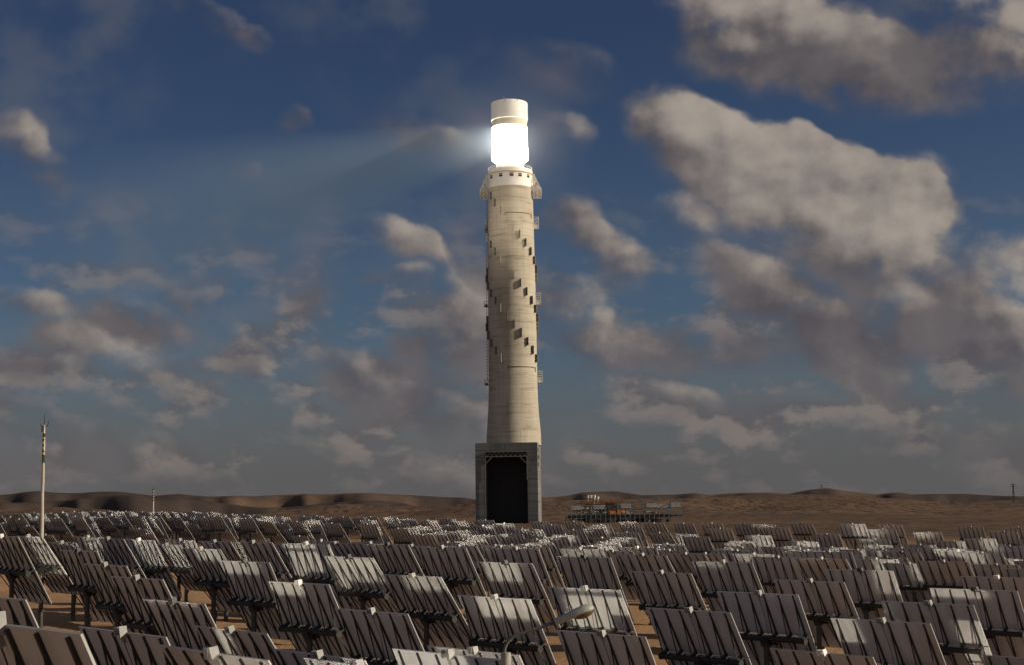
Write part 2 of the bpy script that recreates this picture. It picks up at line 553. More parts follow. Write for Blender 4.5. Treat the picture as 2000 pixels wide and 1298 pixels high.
# ------------------------------------------------------------------ heliostat materials
def mat_back():
    m, nt, b = new_mat('mirror_back_paint')
    co = objco(nt)
    oi = N(nt, 'ShaderNodeObjectInfo')
    vm = N(nt, 'ShaderNodeVectorMath', operation='ADD')
    nt.links.new(co, vm.inputs[0]); nt.links.new(oi.outputs['Location'], vm.inputs[1])
    n = noise(nt, mapping(nt, vm.outputs[0], scale=(1.6, 1.6, 0.35)), 1.2, 6, 0.65)
    n2 = noise(nt, vm.outputs[0], 7.0, 5, 0.7)
    c = mixc(nt, smooth(nt, n, 0.35, 0.7), (0.56, 0.565, 0.575), (0.46, 0.455, 0.45))
    c = mixc(nt, smooth(nt, n2, 0.5, 0.75, 0, 0.35), c, (0.41, 0.37, 0.33))
    nt.links.new(c, b.inputs['Base Color'])
    b.inputs['Roughness'].default_value = 0.55
    b.inputs['Specular IOR Level'].default_value = 0.25
    return m
M_BACK = mat_back()
M_EDGE = mottled('mirror_edge', (0.55, 0.55, 0.53), (0.45, 0.44, 0.42), 3, 0.5)
mm, nt, b = new_mat('mirror_glass')
nv = noise(nt, objco(nt), 0.8, 3, 0.5)
nt.links.new(mixc(nt, nv, (0.92, 0.92, 0.92), (0.86, 0.87, 0.87)), b.inputs['Base Color'])
b.inputs['Metallic'].default_value = 1.0
b.inputs['Roughness'].default_value = 0.062
M_MIR = mm
M_MIRF = mm.copy(); M_MIRF.name = 'mirror_glass_distant'
M_MIRF.node_tree.nodes['Principled BSDF'].inputs['Roughness'].default_value = 0.14
M_STEEL = mottled('dark_galvanised_steel', (0.034, 0.032, 0.031), (0.022, 0.021, 0.020), 5, 0.6, 0.2)
M_POST = mottled('weathered_post_steel', (0.085, 0.078, 0.07), (0.05, 0.045, 0.04), 4, 0.65, 0.3, stretch=(1, 1, 0.3))
M_WHITE = mottled('white_enclosure', (0.80, 0.79, 0.75), (0.68, 0.66, 0.61), 5, 0.5)
M_BOX = mottled('unlit_enclosure', (0.27, 0.265, 0.255), (0.20, 0.195, 0.185), 5, 0.5)  # unlit tone of the white sensor boxes, put into the colour
M_BLACKBOX = mottled('black_enclosure', (0.03, 0.03, 0.03), (0.05, 0.05, 0.05), 6, 0.6)

RIBX = [-2.18, -1.31, -0.44, 0.44, 1.31, 2.18]
def b_panel(sgn):
    m = MB()
    z0, z1 = (0.03, PH/2) if sgn > 0 else (-PH/2, -0.03)
    fs = m.box((-PW/2, OFF, z0), (PW/2, OFF + 0.035, z1))
    for f in m.bm.faces: f.material_index = 1
    m.bm.faces.ensure_lookup_table()
    m.bm.faces[2].material_index = 0      # back, towards -Y
    m.bm.faces[4].material_index = 2      # mirror, towards +Y
    return m
def add_rib(m, x, sgn_list=(1, -1)):
    # a pressed channel glued to the mirror, deeper near the tube, and its inclined strut
    for s in sgn_list:
        y = OFF - 0.001
        a = Vector((x, y - 0.055, 0.0)); e = Vector((x, y - 0.03, s*(PH/2 - 0.04)))
        m.bar(a, e, 0.062, 0.07, up=Vector((0, -1, 0)))
        m.bar(Vector((x, 0.0, s*0.02)), Vector((x, y - 0.05, s*(PH/2 - 0.38))), 0.034, 0.05, up=Vector((0, -1, 0)))
def b_tube():
    m = MB()
    m.tube([(-2.35, 0, 0), (2.35, 0, 0)], 0.135, 14)
    for xx in (-2.35, 2.35):
        m.tube([(xx - 0.02, 0, 0), (xx + 0.02, 0, 0)], 0.165, 14)
    for xx in RIBX:
        m.box((xx - 0.05, 0.0, -0.17), (xx + 0.05, OFF - 0.003, 0.17))
    return m
def b_post():
    m = MB()
    m.tube([(0, 0, -1.4), (0, 0, PIV - 0.36)], 0.145, 14)
    m.tube([(0, 0, PIV - 0.40), (0, 0, PIV - 0.33)], 0.235, 14)
    m.tube([(0, 0, 0.0), (0, 0, 0.07)], 0.26, 14)
    m.box((0.13, -0.16, 0.75), (0.30, 0.10, 1.20))
    return m
def b_drive():
    m = MB()
    m.box((-0.20, -0.20, PIV - 0.34), (0.20, 0.20, PIV - 0.10))
    m.tube([(-0.16, -0.17, PIV - 0.05), (0.16, -0.17, PIV - 0.05)], 0.12, 12)
    m.tube([(0.12, 0.18, PIV - 0.24), (0.55, 0.18, PIV - 0.24)], 0.07, 10)
    return m
def b_sensor():
    m = MB()
    zt = PH/2
    x0 = 0.12
    Mb = Matrix.Translation((x0, OFF - 0.10, zt + 0.07)) @ Matrix.Rotation(R(-24), 4, 'X')
    m.box((-0.13, -0.07, -0.09), (0.07, 0.07, 0.11), Mb)                                  # enclosure
    m.box((-0.05, -0.11, -0.12), (0.02, -0.07, 0.04), Mb)
    m.box((x0 - 0.03, OFF - 0.10, zt - 0.30), (x0 + 0.03, OFF - 0.03, zt - 0.02))        # bracket
    Mx = Matrix.Translation((x0 + 0.22, OFF - 0.08, zt + 0.05)) @ Matrix.Rotation(R(-24), 4, 'X') @ Matrix.Rotation(R(-16), 4, 'Y')
    m.box((-0.022, -0.11, -0.14), (0.022, 0.11, 0.16), Mx)                                # side plate
    m.box((-0.14, -0.015, -0.08), (-0.02, 0.015, -0.04), Mx)
    return m
def b_wire():
    m = MB()
    m.tube([(0.1, OFF - 0.06, PH/2 - 0.02), (0.16, OFF - 0.14, PH/4), (0.26, -0.06, 0.20)], 0.014, 5)
    return m
# part meshes, made once
proto = {}
for key, mb_, mats in (('upperfar', b_panel(1), [M_BACK, M_EDGE, M_MIRF]), ('lowerfar', b_panel(-1), [M_BACK, M_EDGE, M_MIRF]), ('upper', b_panel(1), [M_BACK, M_EDGE, M_MIR]), ('lower', b_panel(-1), [M_BACK, M_EDGE, M_MIR]),
                       ('tube', b_tube(), M_STEEL), ('post', b_post(), M_POST), ('drive', b_drive(), M_STEEL), ('sensor', b_sensor(), M_BOX), ('litsensor', b_sensor(), M_WHITE),
                       ('blacksensor', b_sensor(), M_BLACKBOX), ('wire', b_wire(), M_BLACKBOX)):
    names = {'upperfar': 'mirror_panel', 'lowerfar': 'mirror_panel', 'upper': 'mirror_panel', 'lower': 'mirror_panel', 'tube': 'torque_tube', 'post': 'post', 'drive': 'drive_unit', 'sensor': 'sensor_box', 'litsensor': 'sensor_box', 'blacksensor': 'sensor_box', 'wire': 'cable'}
    proto[key] = mb_.build(names[key], mats)
for i, xx in enumerate(RIBX):
    m = MB(); add_rib(m, xx); proto['rib%d' % i] = m.build('rib', M_STEEL)
m = MB()
for xx in RIBX: add_rib(m, xx)
proto['ribs'] = m.build('rib_frame', M_STEEL)
for o in proto.values(): COL.objects.unlink(o)

def ordinal(n):
    w = ['zeroth','first','second','third','fourth','fifth','sixth','seventh','eighth','ninth','tenth','eleventh','twelfth','thirteenth','fourteenth','fifteenth','sixteenth','seventeenth','eighteenth','nineteenth']
    t = {20: 'twent', 30: 'thirt', 40: 'fort', 50: 'fift', 60: 'sixt', 70: 'sevent', 80: 'eight', 90: 'ninet'}
    if n < 20: return w[n]
    if n % 10 == 0: return t[n] + 'ieth'
    return t[n - n % 10] + 'y-' + w[n % 10]

roots = []
HEL.sort(key=lambda h: h[0].length)
LATER = HEL[296:]                       # past the nearest three hundred: one object further down
for (pv, az, el, tier, q) in HEL[:296]:
    dist = math.hypot(pv.x, pv.y)
    root = empty('heliostat', (pv.x, pv.y, pv.z - PIV), -az)
    root['group'] = 'heliostats of the mirror field'
    root['category'] = 'heliostat'
    if dist < 112:
        keys = ['upper', 'lower', 'tube', 'post', 'drive', 'wire'] + ['rib%d' % i for i in range(6)]
    else:
        keys = ['upperfar', 'lowerfar', 'tube', 'post', 'ribs']
    keys.append(random.choices(['blacksensor', 'litsensor', 'sensor'], [0.14, 0.08, 0.78])[0])  # the few white boxes stand for those caught in a beam
    el2 = el + random.gauss(0, 0.006)
    root.rotation_euler.z += random.gauss(0, 0.009)
    for kx in keys:
        c = proto[kx].copy()
        COL.objects.link(c)
        c.parent = root
        if kx in ('post', 'drive'):
            c.location = (0, 0, 0)
        else:
            c.location = (0, 0, PIV)
            c.rotation_euler = (el2 + (0.006 if kx[:5] == 'upper' else -0.006 if kx[:5] == 'lower' else 0), 0, 0)
    hh, n, u = frame(az, el)
    top = pv + n*OFF + u*PH/2
    roots.append((root, proj(top), dist))

if LATER:
    bm = bmesh.new()
    mats_all = [M_BACK, M_EDGE, M_MIRF, M_STEEL, M_POST, M_BOX]
    for (pv, az, el, tier, q) in LATER:
        root_m = Matrix.Translation((pv.x, pv.y, pv.z - PIV)) @ Matrix.Rotation(-az, 4, 'Z')
        tilt = root_m @ Matrix.Translation((0, 0, PIV)) @ Matrix.Rotation(el, 4, 'X')
        for kx, mi in (('upperfar', 0), ('lowerfar', 0), ('tube', 3), ('post', 4), ('ribs', 3), ('sensor', 5)):
            f0 = len(bm.faces); v0 = len(bm.verts)
            bm.from_mesh(proto[kx].data)
            bm.verts.ensure_lookup_table(); bm.faces.ensure_lookup_table()
            bmesh.ops.transform(bm, matrix=root_m if kx == 'post' else tilt, verts=bm.verts[v0:])
            if mi:
                for f in bm.faces[f0:]: f.material_index = mi
    me = bpy.data.meshes.new('distant_heliostats'); bm.to_mesh(me); bm.free()
    for m_ in mats_all: me.materials.append(m_)
    o = bpy.data.objects.new('distant_heliostats', me); COL.objects.link(o)
    tag(o, 'smallest heliostats of the field merging into dark rows along the far crest', 'heliostats', kind='stuff')

BANDS = [(1242, 1400, 'frontmost row at the bottom edge'), (1196, 1242, 'second row from the front'), (1143, 1196, 'third row from the front'),
         (1116, 1143, 'fourth row from the front'), (1094, 1116, 'fifth row from the front'), (1074, 1094, 'sixth row from the front'),
         (1060, 1074, 'seventh row, in the middle distance'), (1044.5, 1060, 'eighth row, in the middle distance'),
         (1031, 1044.5, 'fourth row below the far crest'), (1021, 1031, 'third row below the far crest'),
         (1012, 1021, 'second row below the far crest'), (0, 1012, 'topmost row on the far crest')]
for lo, hi, phrase in BANDS:
    mem = sorted([r for r in roots if lo <= r[1][1] < hi], key=lambda r: r[1][0])
    for i, (root, p, d) in enumerate(mem):
        root['label'] = 'heliostat, %s from the left in the %s' % (ordinal(i+1), phrase)

exec_tower = True
# ------------------------------------------------------------------ the solar tower
def mat_concrete(name, base, dark, pale, lines=0.45):
    m, nt, b = new_mat(name)
    co = objco(nt)
    sp = N(nt, 'ShaderNodeSeparateXYZ'); nt.links.new(co, sp.inputs[0])
    n1 = noise(nt, mapping(nt, co, scale=(1, 1, 0.28)), 0.09, 6, 0.62)
    n2 = noise(nt, mapping(nt, co, scale=(0.25, 0.25, 2.2)), 0.22, 7, 0.7)
    n3 = noise(nt, co, 1.3, 5, 0.7)
    c = mixc(nt, smooth(nt, n1, 0.36, 0.66), base, pale)
    c = mixc(nt, smooth(nt, n2, 0.50, 0.72, 0, 0.75), c, dark)
    zz = mth(nt, 'FRACT', mth(nt, 'DIVIDE', sp.outputs[2], 4.0))      # casting joints every four metres
    jn = mth(nt, 'LESS_THAN', zz, 0.055)
    jw = mth(nt, 'MULTIPLY', jn, smooth(nt, n3, 0.35, 0.6, 0.2*lines, lines))
    c = mixc(nt, jw, c, dark)
    board = noise(nt, mapping(nt, co, scale=(0.10, 0.10, 5.0)), 0.30, 5, 0.75)
    c = mixc(nt, smooth(nt, board, 0.48, 0.70, 0, 0.36), c, dark)
    drip = noise(nt, mapping(nt, co, scale=(2.2, 2.2, 0.06)), 0.35, 5, 0.65)
    c = mixc(nt, smooth(nt, drip, 0.54, 0.74, 0, 0.45), c, dark)
    lvl = N(nt, 'ShaderNodeTexWhiteNoise', noise_dimensions='1D')
    nt.links.new(mth(nt, 'FLOOR', mth(nt, 'DIVIDE', sp.outputs[2], 4.0)), lvl.inputs['W'])
    c = mixc(nt, mth(nt, 'MULTIPLY', lvl.outputs[0], 0.13), c, dark)
    nt.links.new(c, b.inputs['Base Color'])
    b.inputs['Roughness'].default_value = 0.9
    b.inputs['Specular IOR Level'].default_value = 0.14
    bump(nt, b, n3, 0.3, 0.15)
    return m
M_CONC = mat_concrete('tower_concrete', (0.48, 0.43, 0.34), (0.22, 0.19, 0.15), (0.58, 0.525, 0.425))
M_BASEC = mat_concrete('weathered_base_concrete', (0.17, 0.168, 0.162), (0.045, 0.044, 0.042), (0.235, 0.23, 0.22), 0.75)
M_SHELL = mottled('white_tower_cladding', (0.82, 0.80, 0.74), (0.74, 0.71, 0.64), 0.3, 0.6)
M_YEL = mottled('yellow_steel_paint', (0.70, 0.42, 0.06), (0.55, 0.30, 0.04), 0.8, 0.55)
M_LATT = mottled('white_lattice_steel', (0.86, 0.85, 0.80), (0.76, 0.75, 0.70), 0.6, 0.5)
M_DARK = mottled('dark_opening', (0.020, 0.020, 0.021), (0.032, 0.031, 0.030), 0.5, 0.8)
M_LOUV = mottled('dark_louvre_steel', (0.055, 0.052, 0.048), (0.10, 0.092, 0.08), 0.9, 0.6)
M_FRAME = mottled('pale_window_frame', (0.42, 0.40, 0.35), (0.34, 0.32, 0.28), 0.6, 0.6)
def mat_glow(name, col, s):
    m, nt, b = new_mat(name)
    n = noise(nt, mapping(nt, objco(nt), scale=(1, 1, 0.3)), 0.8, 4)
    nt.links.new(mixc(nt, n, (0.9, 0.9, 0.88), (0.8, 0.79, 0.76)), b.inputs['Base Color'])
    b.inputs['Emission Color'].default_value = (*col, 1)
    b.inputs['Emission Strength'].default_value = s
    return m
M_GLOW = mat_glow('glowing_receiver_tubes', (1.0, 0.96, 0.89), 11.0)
M_CAPW = mottled('white_receiver_shield', (0.94, 0.93, 0.90), (0.90, 0.885, 0.84), 0.3, 0.6)
M_NECK = mottled('white_collar_cladding', (0.92, 0.90, 0.85), (0.86, 0.84, 0.77), 0.3, 0.6)

KS = TD / F * 1.003
def zt(y, x=1000): return at(x, y, TD).z
TX = at(1000, 600, TD).x
tower = empty('solar_tower', (TX, TD, 0))
tag(tower, 'tall pale concrete solar power tower with a blazing white receiver on top', 'tower')
def tp(mb_, name, mat, parent=tower, **kw):
    o = mb_.build(name, mat, parent, **kw)
    return o
def zr(y):   # limb height at picture row y along the tower axis
    return zt(y, 1004 - (865 - y) * 0.0137)

m = MB()
prof = [(53.2, 869), (53.0, 862), (52.6, 845), (51.2, 828), (49.6, 808), (48.4, 785), (47.8, 760), (47.5, 740), (46.8, 600), (45.6, 480), (44.6, 400), (44.2, 369)]
m.lathe([(p*KS, zr(y)) for p, y in prof], 96)
shaft = tp(m, 'shaft', M_CONC)

m = MB()
m.lathe([(44.9*KS, zr(371)), (44.9*KS, zr(346)), (45.9*KS, zr(345.4)), (45.9*KS, zr(343.2)), (44.9*KS, zr(342.8)), (44.6*KS, zr(337)), (44.0*KS, zr(335.5)), (27*KS, zr(335))], 96)
collar = tp(m, 'collar', M_NECK)
m = MB()
m.lathe([(46.6*KS, zr(345.0)), (46.6*KS, zr(343.8)), (46.1*KS, zr(343.8)), (46.1*KS, zr(345.0)), (46.6*KS, zr(345.0))], 96)
tp(m, 'yellow_rail', M_YEL)
# windows in the collar: pairs of small dark lights
for a0 in (-56, -24.5, 3.5, 25.5, 52, 84, -88, 120, 150, 180, -120, -150):
    m = MB()
    for da in (-2.4, 2.4):
        a = R(a0 + da)
        rr = 44.9*KS + 0.05
        Mx = Matrix.Translation((rr*math.sin(a), -rr*math.cos(a), 0)) @ Matrix.Rotation(a, 4, 'Z')
        m.box((-0.55, -0.03, zr(354.2)), (0.55, 0.05, zr(350.4)), Mx)
        m.box((-0.55, -0.03, zr(349.6)), (0.55, 0.05, zr(347.8)), Mx)
    o = tp(m, 'collar_window', M_DARK)
# railing on the collar roof
m = MB()
for lev in (335.2, 332.4, 329.8):
    pts = [Vector((43.6*KS*math.cos(t), 43.6*KS*math.sin(t), zr(335) + (335.2 - lev)*KS)) for t in np.linspace(0, 2*math.pi, 73)]
    if lev < 335: m.tube(pts, 0.10, 5, caps=False)
for t in np.linspace(0, 2*math.pi, 49)[:-1]:
    p = Vector((43.6*KS*math.cos(t), 43.6*KS*math.sin(t), zr(335)))
    m.bar(p, p + Vector((0, 0, 5.6*KS)), 0.14)
tp(m, 'roof_railing', M_LATT)
# neck, receiver, cap
m = MB()
m.lathe([(28*KS, zr(336)), (28*KS, zr(318.5))], 64)
for t in np.linspace(0, 2*math.pi, 41)[:-1]:
    p = Vector((28.2*KS*math.cos(t), 28.2*KS*math.sin(t), 0))
    m.bar(p + Vector((0, 0, zr(336))), p + Vector((0, 0, zr(329))), 0.25)
tp(m, 'neck', M_NECK)
m = MB()
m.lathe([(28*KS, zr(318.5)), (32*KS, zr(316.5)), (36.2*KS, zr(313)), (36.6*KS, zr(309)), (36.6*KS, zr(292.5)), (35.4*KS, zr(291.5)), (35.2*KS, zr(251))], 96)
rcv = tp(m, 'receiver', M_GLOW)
m = MB()
m.lathe([(35.2*KS, zr(251)), (35.2*KS, zr(237.4))], 96)
tp(m, 'receiver_top_band', mottled('heat_stained_shield', (0.90, 0.84, 0.70), (0.78, 0.67, 0.50), 0.25, 0.7, stretch=(1, 1, 0.3)))
m = MB()
m.lathe([(35.0*KS, zr(237.2)), (36.9*KS, zr(237.6)), (36.9*KS, zr(204.5)), (36.4*KS, zr(203.4)), (20*KS, zr(202)), (0.5*KS, zr(201))], 96, cap1=True)
cap = tp(m, 'receiver_cap', M_CAPW)
m = MB()
for a0 in (-12, 26):
    a = R(a0)
    rr = 36.9*KS + 0.03
    Mx = Matrix.Translation((rr*math.sin(a), -rr*math.cos(a), 0)) @ Matrix.Rotation(a, 4, 'Z')
    m.box((-0.3, -0.05, zr(206.4)), (0.3, 0.05, zr(204.6)), Mx)
tp(m, 'cap_vent', M_LOUV, cap)
m = MB()
for (dx, dy) in ((-3, -6), (4, 2), (0, 7)):
    m.tube([(dx, dy, zr(203)), (dx, dy, zr(194))], [0.12, 0.03], 6)
tp(m, 'lightning_rod', M_LATT, cap)

# lattice service platforms hung on both sides under the collar
def lattice_platform(s, out):
    m = MB()
    yel = MB()
    W_ = 5.2
    zi = [zr(345), zr(356), zr(366), zr(375), zr(385)]
    def X(k):  # outer edge at each level
        return [46.6, 51.5, 56.5, 61.0, 61.5][k] + out
    for dy in (-W_, -W_/3, W_/3, W_):
        for k in range(4):
            a = Vector((s*X(k)*KS, dy, zi[k])); b_ = Vector((s*X(k+1)*KS, dy, zi[k+1]))
            m.bar(a, b_, 0.34)
            m.bar((s*45.2*KS, dy, zi[k+1]), b_, 0.26)
            m.bar((s*45.2*KS, dy, zi[k+1]), a, 0.18)
            mid_ = (s*(X(k+1)*0.5 + 22.6)*KS, dy, zi[k+1])
            m.bar(mid_, a, 0.16)
            m.bar(mid_, (mid_[0], dy, zi[k]), 0.15)
        m.bar((s*46*KS, dy, zi[0]), (s*46*KS, dy, zi[4]), 0.26)
        m.bar((s*53*KS, dy, zi[1]), (s*53*KS, dy, zi[4]), 0.2)
    for k in range(5):
        m.bar((s*X(k)*KS, -W_, zi[k]), (s*X(k)*KS, W_, zi[k]), 0.24)
        m.bar((s*46*KS, -W_, zi[k]), (s*46*KS, W_, zi[k]), 0.18)
        if k:
            m.bar((s*X(k)*KS, -W_, zi[k]+1.1), (s*X(k)*KS, W_, zi[k]+1.1), 0.12)
            m.bar((s*46*KS, -W_, zi[k]), (s*X(k)*KS, W_, zi[k]), 0.14)
            m.box((min(s*45.5*KS, s*X(k)*KS), -W_, zi[k]-0.06), (max(s*45.5*KS, s*X(k)*KS), -W_*0.35, zi[k]+0.02))
    for (kx, k, dz) in ((0.35, 3, 0.2), (0.75, 4, 0.5), (0.2, 4, 0.3), (0.55, 2, 0.3)):
        xx = s*(46 + (X(k) - 46)*kx)*KS
        yel.box((xx - 0.6, -W_ - 0.3, zi[k] + dz), (xx + 0.6, -W_ + 0.9, zi[k] + dz + 0.7))
    o = tp(m, 'service_platform', M_LATT)
    tp(yel, 'yellow_equipment', M_YEL, o)
    return o
pl = lattice_platform(-1, -1.5)
m = MB(); m.box((-52.5*KS - 1.5, -6.9, zr(381)), (-52.5*KS + 0.9, -3.6, zr(372.5)))
tp(m, 'grey_cabinet', mottled('grey_cabinet', (0.5, 0.5, 0.47), (0.4, 0.4, 0.38), 0.8), pl)
lattice_platform(1, 0)

# spiralling louvred vents: four interleaved helices
def z_at(y): return zr(y)
def r_at(y):
    for (p0, y0), (p1, y1) in zip(prof, prof[1:]):
        if y <= y0 and y >= y1: return (p0 + (p1 - p0)*(y0 - y)/(y0 - y1))*KS
    return 44.2*KS
def fin_frame_mb():
    # a thin upright frame standing out radially from the wall (local -Y), with a crossbar and an outer edge
    m = MB()
    h, d, t = 2.35, 1.75, 0.13
    m.box((-t, -d, -h), (t, -d + 0.20, h))
    m.box((-t, -d + 0.20, h - 0.18), (t, 0.3, h)); m.box((-t, -d + 0.20, -h), (t, 0.3, -h + 0.18))
    m.box((-t*0.9, -d + 0.20, -0.10), (t*0.9, 0.3, 0.10))
    m.box((-t*0.85, -0.95, -h + 0.18), (t*0.85, -0.83, -0.10)); m.box((-t*0.85, -0.95, 0.10), (t*0.85, -0.83, h - 0.18))
    return m
def fin_panel_mb():
    m = MB()
    h, d = 2.35, 1.75
    m.box((-0.05, -d + 0.205, -h + 0.185), (0.05, 0.3, h - 0.185))
    return m
vf = fin_frame_mb().build('fin', M_FRAME); vs_ = fin_panel_mb().build('fin_panel', M_LOUV)
COL.objects.unlink(vf); COL.objects.unlink(vs_)
seqs = []
for i in range(4):
    # (angle, row) chain: 15.5 degrees and 15.5 picture rows per step
    for j in range(-12, 14):
        ang = -72 + 15.5*j
        row = 466.4 + 94.4*(i-1) + 15.6*j
        if 372 < row < 704 and -115 < ang < 175: seqs.append((ang, row))
for ang, row in seqs:
    a = R(ang)
    rr = r_at(row) - 0.15
    o = vf.copy(); COL.objects.link(o); o.parent = tower
    o.location = (rr*math.sin(a), -rr*math.cos(a), z_at(row)); o.rotation_euler = (0, 0, a)
    c = vs_.copy(); COL.objects.link(c); c.parent = o

# small cage balconies on both sides, the caged ladder and two conduits
def balcony(s, row, big):
    m = MB()
    rr = r_at(row)
    w = 2.6*KS*4 if big else 1.7*KS*4
    z0 = zr(row + 11); z1 = zr(row - 11) if big else zr(row + 1)
    x0, x1 = s*(rr - 0.3), s*(rr + (2.9 if big else 2.3))
    for xx in (x0, x1):
        for yy in (-1.6, 1.6):
            m.bar((xx, yy, z0), (xx, yy, z1), 0.18)
    for k in np.linspace(0, 1, 6 if big else 3):
        z = z0 + (z1 - z0)*k
        for yy in (-1.6, 1.6): m.bar((x0, yy, z), (x1, yy, z), 0.14)
        m.bar((x1, -1.6, z), (x1, 1.6, z), 0.14)
    for k in range(3 if big else 1):
        za, zb = z0 + (z1-z0)*k/3, z0 + (z1-z0)*(k+1)/3
        m.bar((x0, -1.6, za), (x1, -1.6, zb), 0.12); m.bar((x1, -1.6, za), (x1, 1.6, zb), 0.12)
    m.box((min(x0, x1), -1.7, z0 - 0.15), (max(x0, x1), 1.7, z0))
    m.box((min(x0, x1) + 0.4, -1.0, z0), (max(x0, x1) - 0.7, 1.0, z0 + (z1 - z0)*0.35))
    o = tp(m, 'service_balcony', M_LATT if big else M_LOUV)
    return o
balcony(1, 437, True); balcony(1, 585, True); balcony(1, 735, True)
balcony(-1, 440, False); balcony(-1, 588, False); balcony(-1, 739, False)
m = MB()
y0, y1 = 742, 388
for k in range(60):
    ya = y0 + (y1 - y0)*k/60; yb = y0 + (y1 - y0)*(k+1)/60
    for dy in (-0.7, 0.7):
        m.bar((-(r_at(ya) + 0.75), dy - 1.5, zr(ya)), (-(r_at(yb) + 0.75), dy - 1.5, zr(yb)), 0.22)
    m.bar((-(r_at(ya) + 0.75), -2.3, zr(ya)), (-(r_at(ya) + 0.75), -0.7, zr(ya)), 0.16)
    m.bar((-(r_at(ya) + 1.25), -1.5, zr(ya)), (-(r_at(ya) - 0.2), -1.5, zr(ya)), 0.16)
tp(m, 'caged_ladder', M_LOUV)
for (ra, rb, a0, a1) in ((424, 428, -14, 62), (719, 721.5, -12, 66)):
    m = MB()
    pts = []
    for k in range(25):
        a = R(a0 + (a1 - a0)*k/24); rr = r_at(ra) + 0.10
        pts.append((rr*math.sin(a), -rr*math.cos(a), zr(ra) - 0.0*k))
    m.tube(pts, 0.22, 6)
    m.tube([pts[0], (pts[0][0]*1.0, pts[0][1], pts[0][2] - 1.6)], 0.18, 6)
    m.tube([pts[-1], (pts[-1][0], pts[-1][1], pts[-1][2] - 2.4)], 0.30, 6)
    tp(m, 'conduit', M_LOUV)

# portal base
BYAW = R(-4.2)
bz = zt(866, 992)
base = empty('tower_base', (at(994.5, 940, TD).x - TX, 0, 0), BYAW)
base.parent = tower
FY = -18.3
hw = 60.8 * (TD - 18) / F
ow0, ow1 = at(952, 940, TD-18).x - at(994, 940, TD-18).x, at(1035, 940, TD-18).x - at(994, 940, TD-18).x
oz = zt(887, 992) + 1.4
m = MB()
m.box((-hw, FY, -3), (ow0, FY + 34, oz)); m.box((ow1, FY, -3), (hw, FY + 34, oz))
m.box((-hw, FY, oz), (hw, FY + 34, bz - 3.2)); 
m.box((-hw, FY + 0.02, bz - 3.2), (hw, FY + 34, bz))
m.box((ow0, FY + 26, -3), (ow1, FY + 34, oz))
m.build('portal_walls', M_BASEC, base)
m = MB(); m.box((ow0 + 0.02, FY + 14, 0.2), (ow1 - 0.02, FY + 14.4, oz - 0.02))
m.build('portal_shade_sheet', M_DARK, base)  # near-black sheet across the recess stands for its inner shade
m = MB()
for zz in (oz - 0.3, oz - 2.9):
    m.bar((ow0, FY - 0.4, zz), (ow1, FY - 0.4, zz), 0.5)
nseg = 18
for k in range(nseg):
    xa = ow0 + (ow1 - ow0)*k/nseg; xb = ow0 + (ow1 - ow0)*(k+1)/nseg
    m.bar((xa, FY - 0.4, oz - 2.9 if k % 2 else oz - 0.3), (xb, FY - 0.4, oz - 0.3 if k % 2 else oz - 2.9), 0.25)
m.bar((ow0 + 0.2, FY - 0.4, oz - 16), (ow0 + 0.2, FY - 0.4, oz - 3), 0.45); m.bar((ow1 - 0.2, FY - 0.4, oz - 16), (ow1 - 0.2, FY - 0.4, oz - 3), 0.35)
m.bar((ow0 + 0.2, FY - 0.4, oz - 15.5), (ow0 + 0.2, FY - 0.4, 0), 0.3)
m.bar((ow0 + 0.3, FY - 0.4, oz - 6.8), (ow0 + 4.2, FY - 0.4, oz - 3.0), 0.4); m.bar((ow1 - 0.3, FY - 0.4, oz - 6.8), (ow1 - 4.2, FY - 0.4, oz - 3.0), 0.4)
m.build('portal_truss', mottled('grey_truss_steel', (0.22, 0.22, 0.21), (0.15, 0.15, 0.14), 0.6), base)
m = MB()
for (zz, x_) in ((bz - 5, hw + 0.6), (bz - 9, hw + 1.0), (bz - 13, hw + 0.7)):
    m.box((hw - 0.02, FY + 4, zz), (x_, FY + 7, zz + 2.2))
m.build('wall_bracket', M_FRAME, base)

# ------------------------------------------------------------------ steel frame plant beside the tower
YS = 760.0
KP = YS / F
sx = lambda px: at(px, 1000, YS).x
sz = lambda py, px=1210: at(px, py, YS).z
M_GST = mottled('grey_green_steel', (0.23, 0.25, 0.245), (0.15, 0.165, 0.16), 0.3, 0.6)
M_GSTL = mottled('pale_galvanised_truss', (0.60, 0.61, 0.59), (0.46, 0.47, 0.45), 0.3, 0.6)
M_DECK = mottled('dark_deck_cladding', (0.055, 0.060, 0.062), (0.035, 0.038, 0.040), 0.4, 0.7)
M_ORG = mottled('orange_machine_paint', (0.90, 0.32, 0.03), (0.75, 0.22, 0.02), 0.5, 0.5)
frame_root = empty('steel_frame_structure', (sx(1210), YS, 0))
tag(frame_root, 'open grey steel frame structure with trussed roof bays standing right of the tower', 'steel frame')
X0 = sx(1210)
def fx(px): return sx(px) - X0
zg = 0.0
ztop = sz(984); zdeck0 = sz(1010); zdeck1 = sz(1004)
m = MB()
for px in (1106, 1112, 1119, 1135, 1158, 1182, 1211, 1232, 1262, 1284, 1310, 1330):
    for dy in ((0, 14) if px in (1106, 1158, 1182, 1211, 1262, 1310, 1330) else (0,)):
        tpz = ztop if px >= 1140 else sz(986)
        m.bar((fx(px), dy, zg - 1), (fx(px), dy, tpz), 0.75 if px in (1310, 1262, 1158, 1211) else 0.45)
m.build('column', M_GST, frame_root)
m = MB()
for dy in (0, 14):
    m.bar((fx(1106), dy, sz(985.5)), (fx(1182), dy, sz(985)), 0.5)
    m.bar((fx(1204), dy, sz(983)), (fx(1331), dy, sz(981.5)), 0.5)
m.bar((fx(1204), 0, sz(992)), (fx(1310), 0, sz(991)), 0.3)
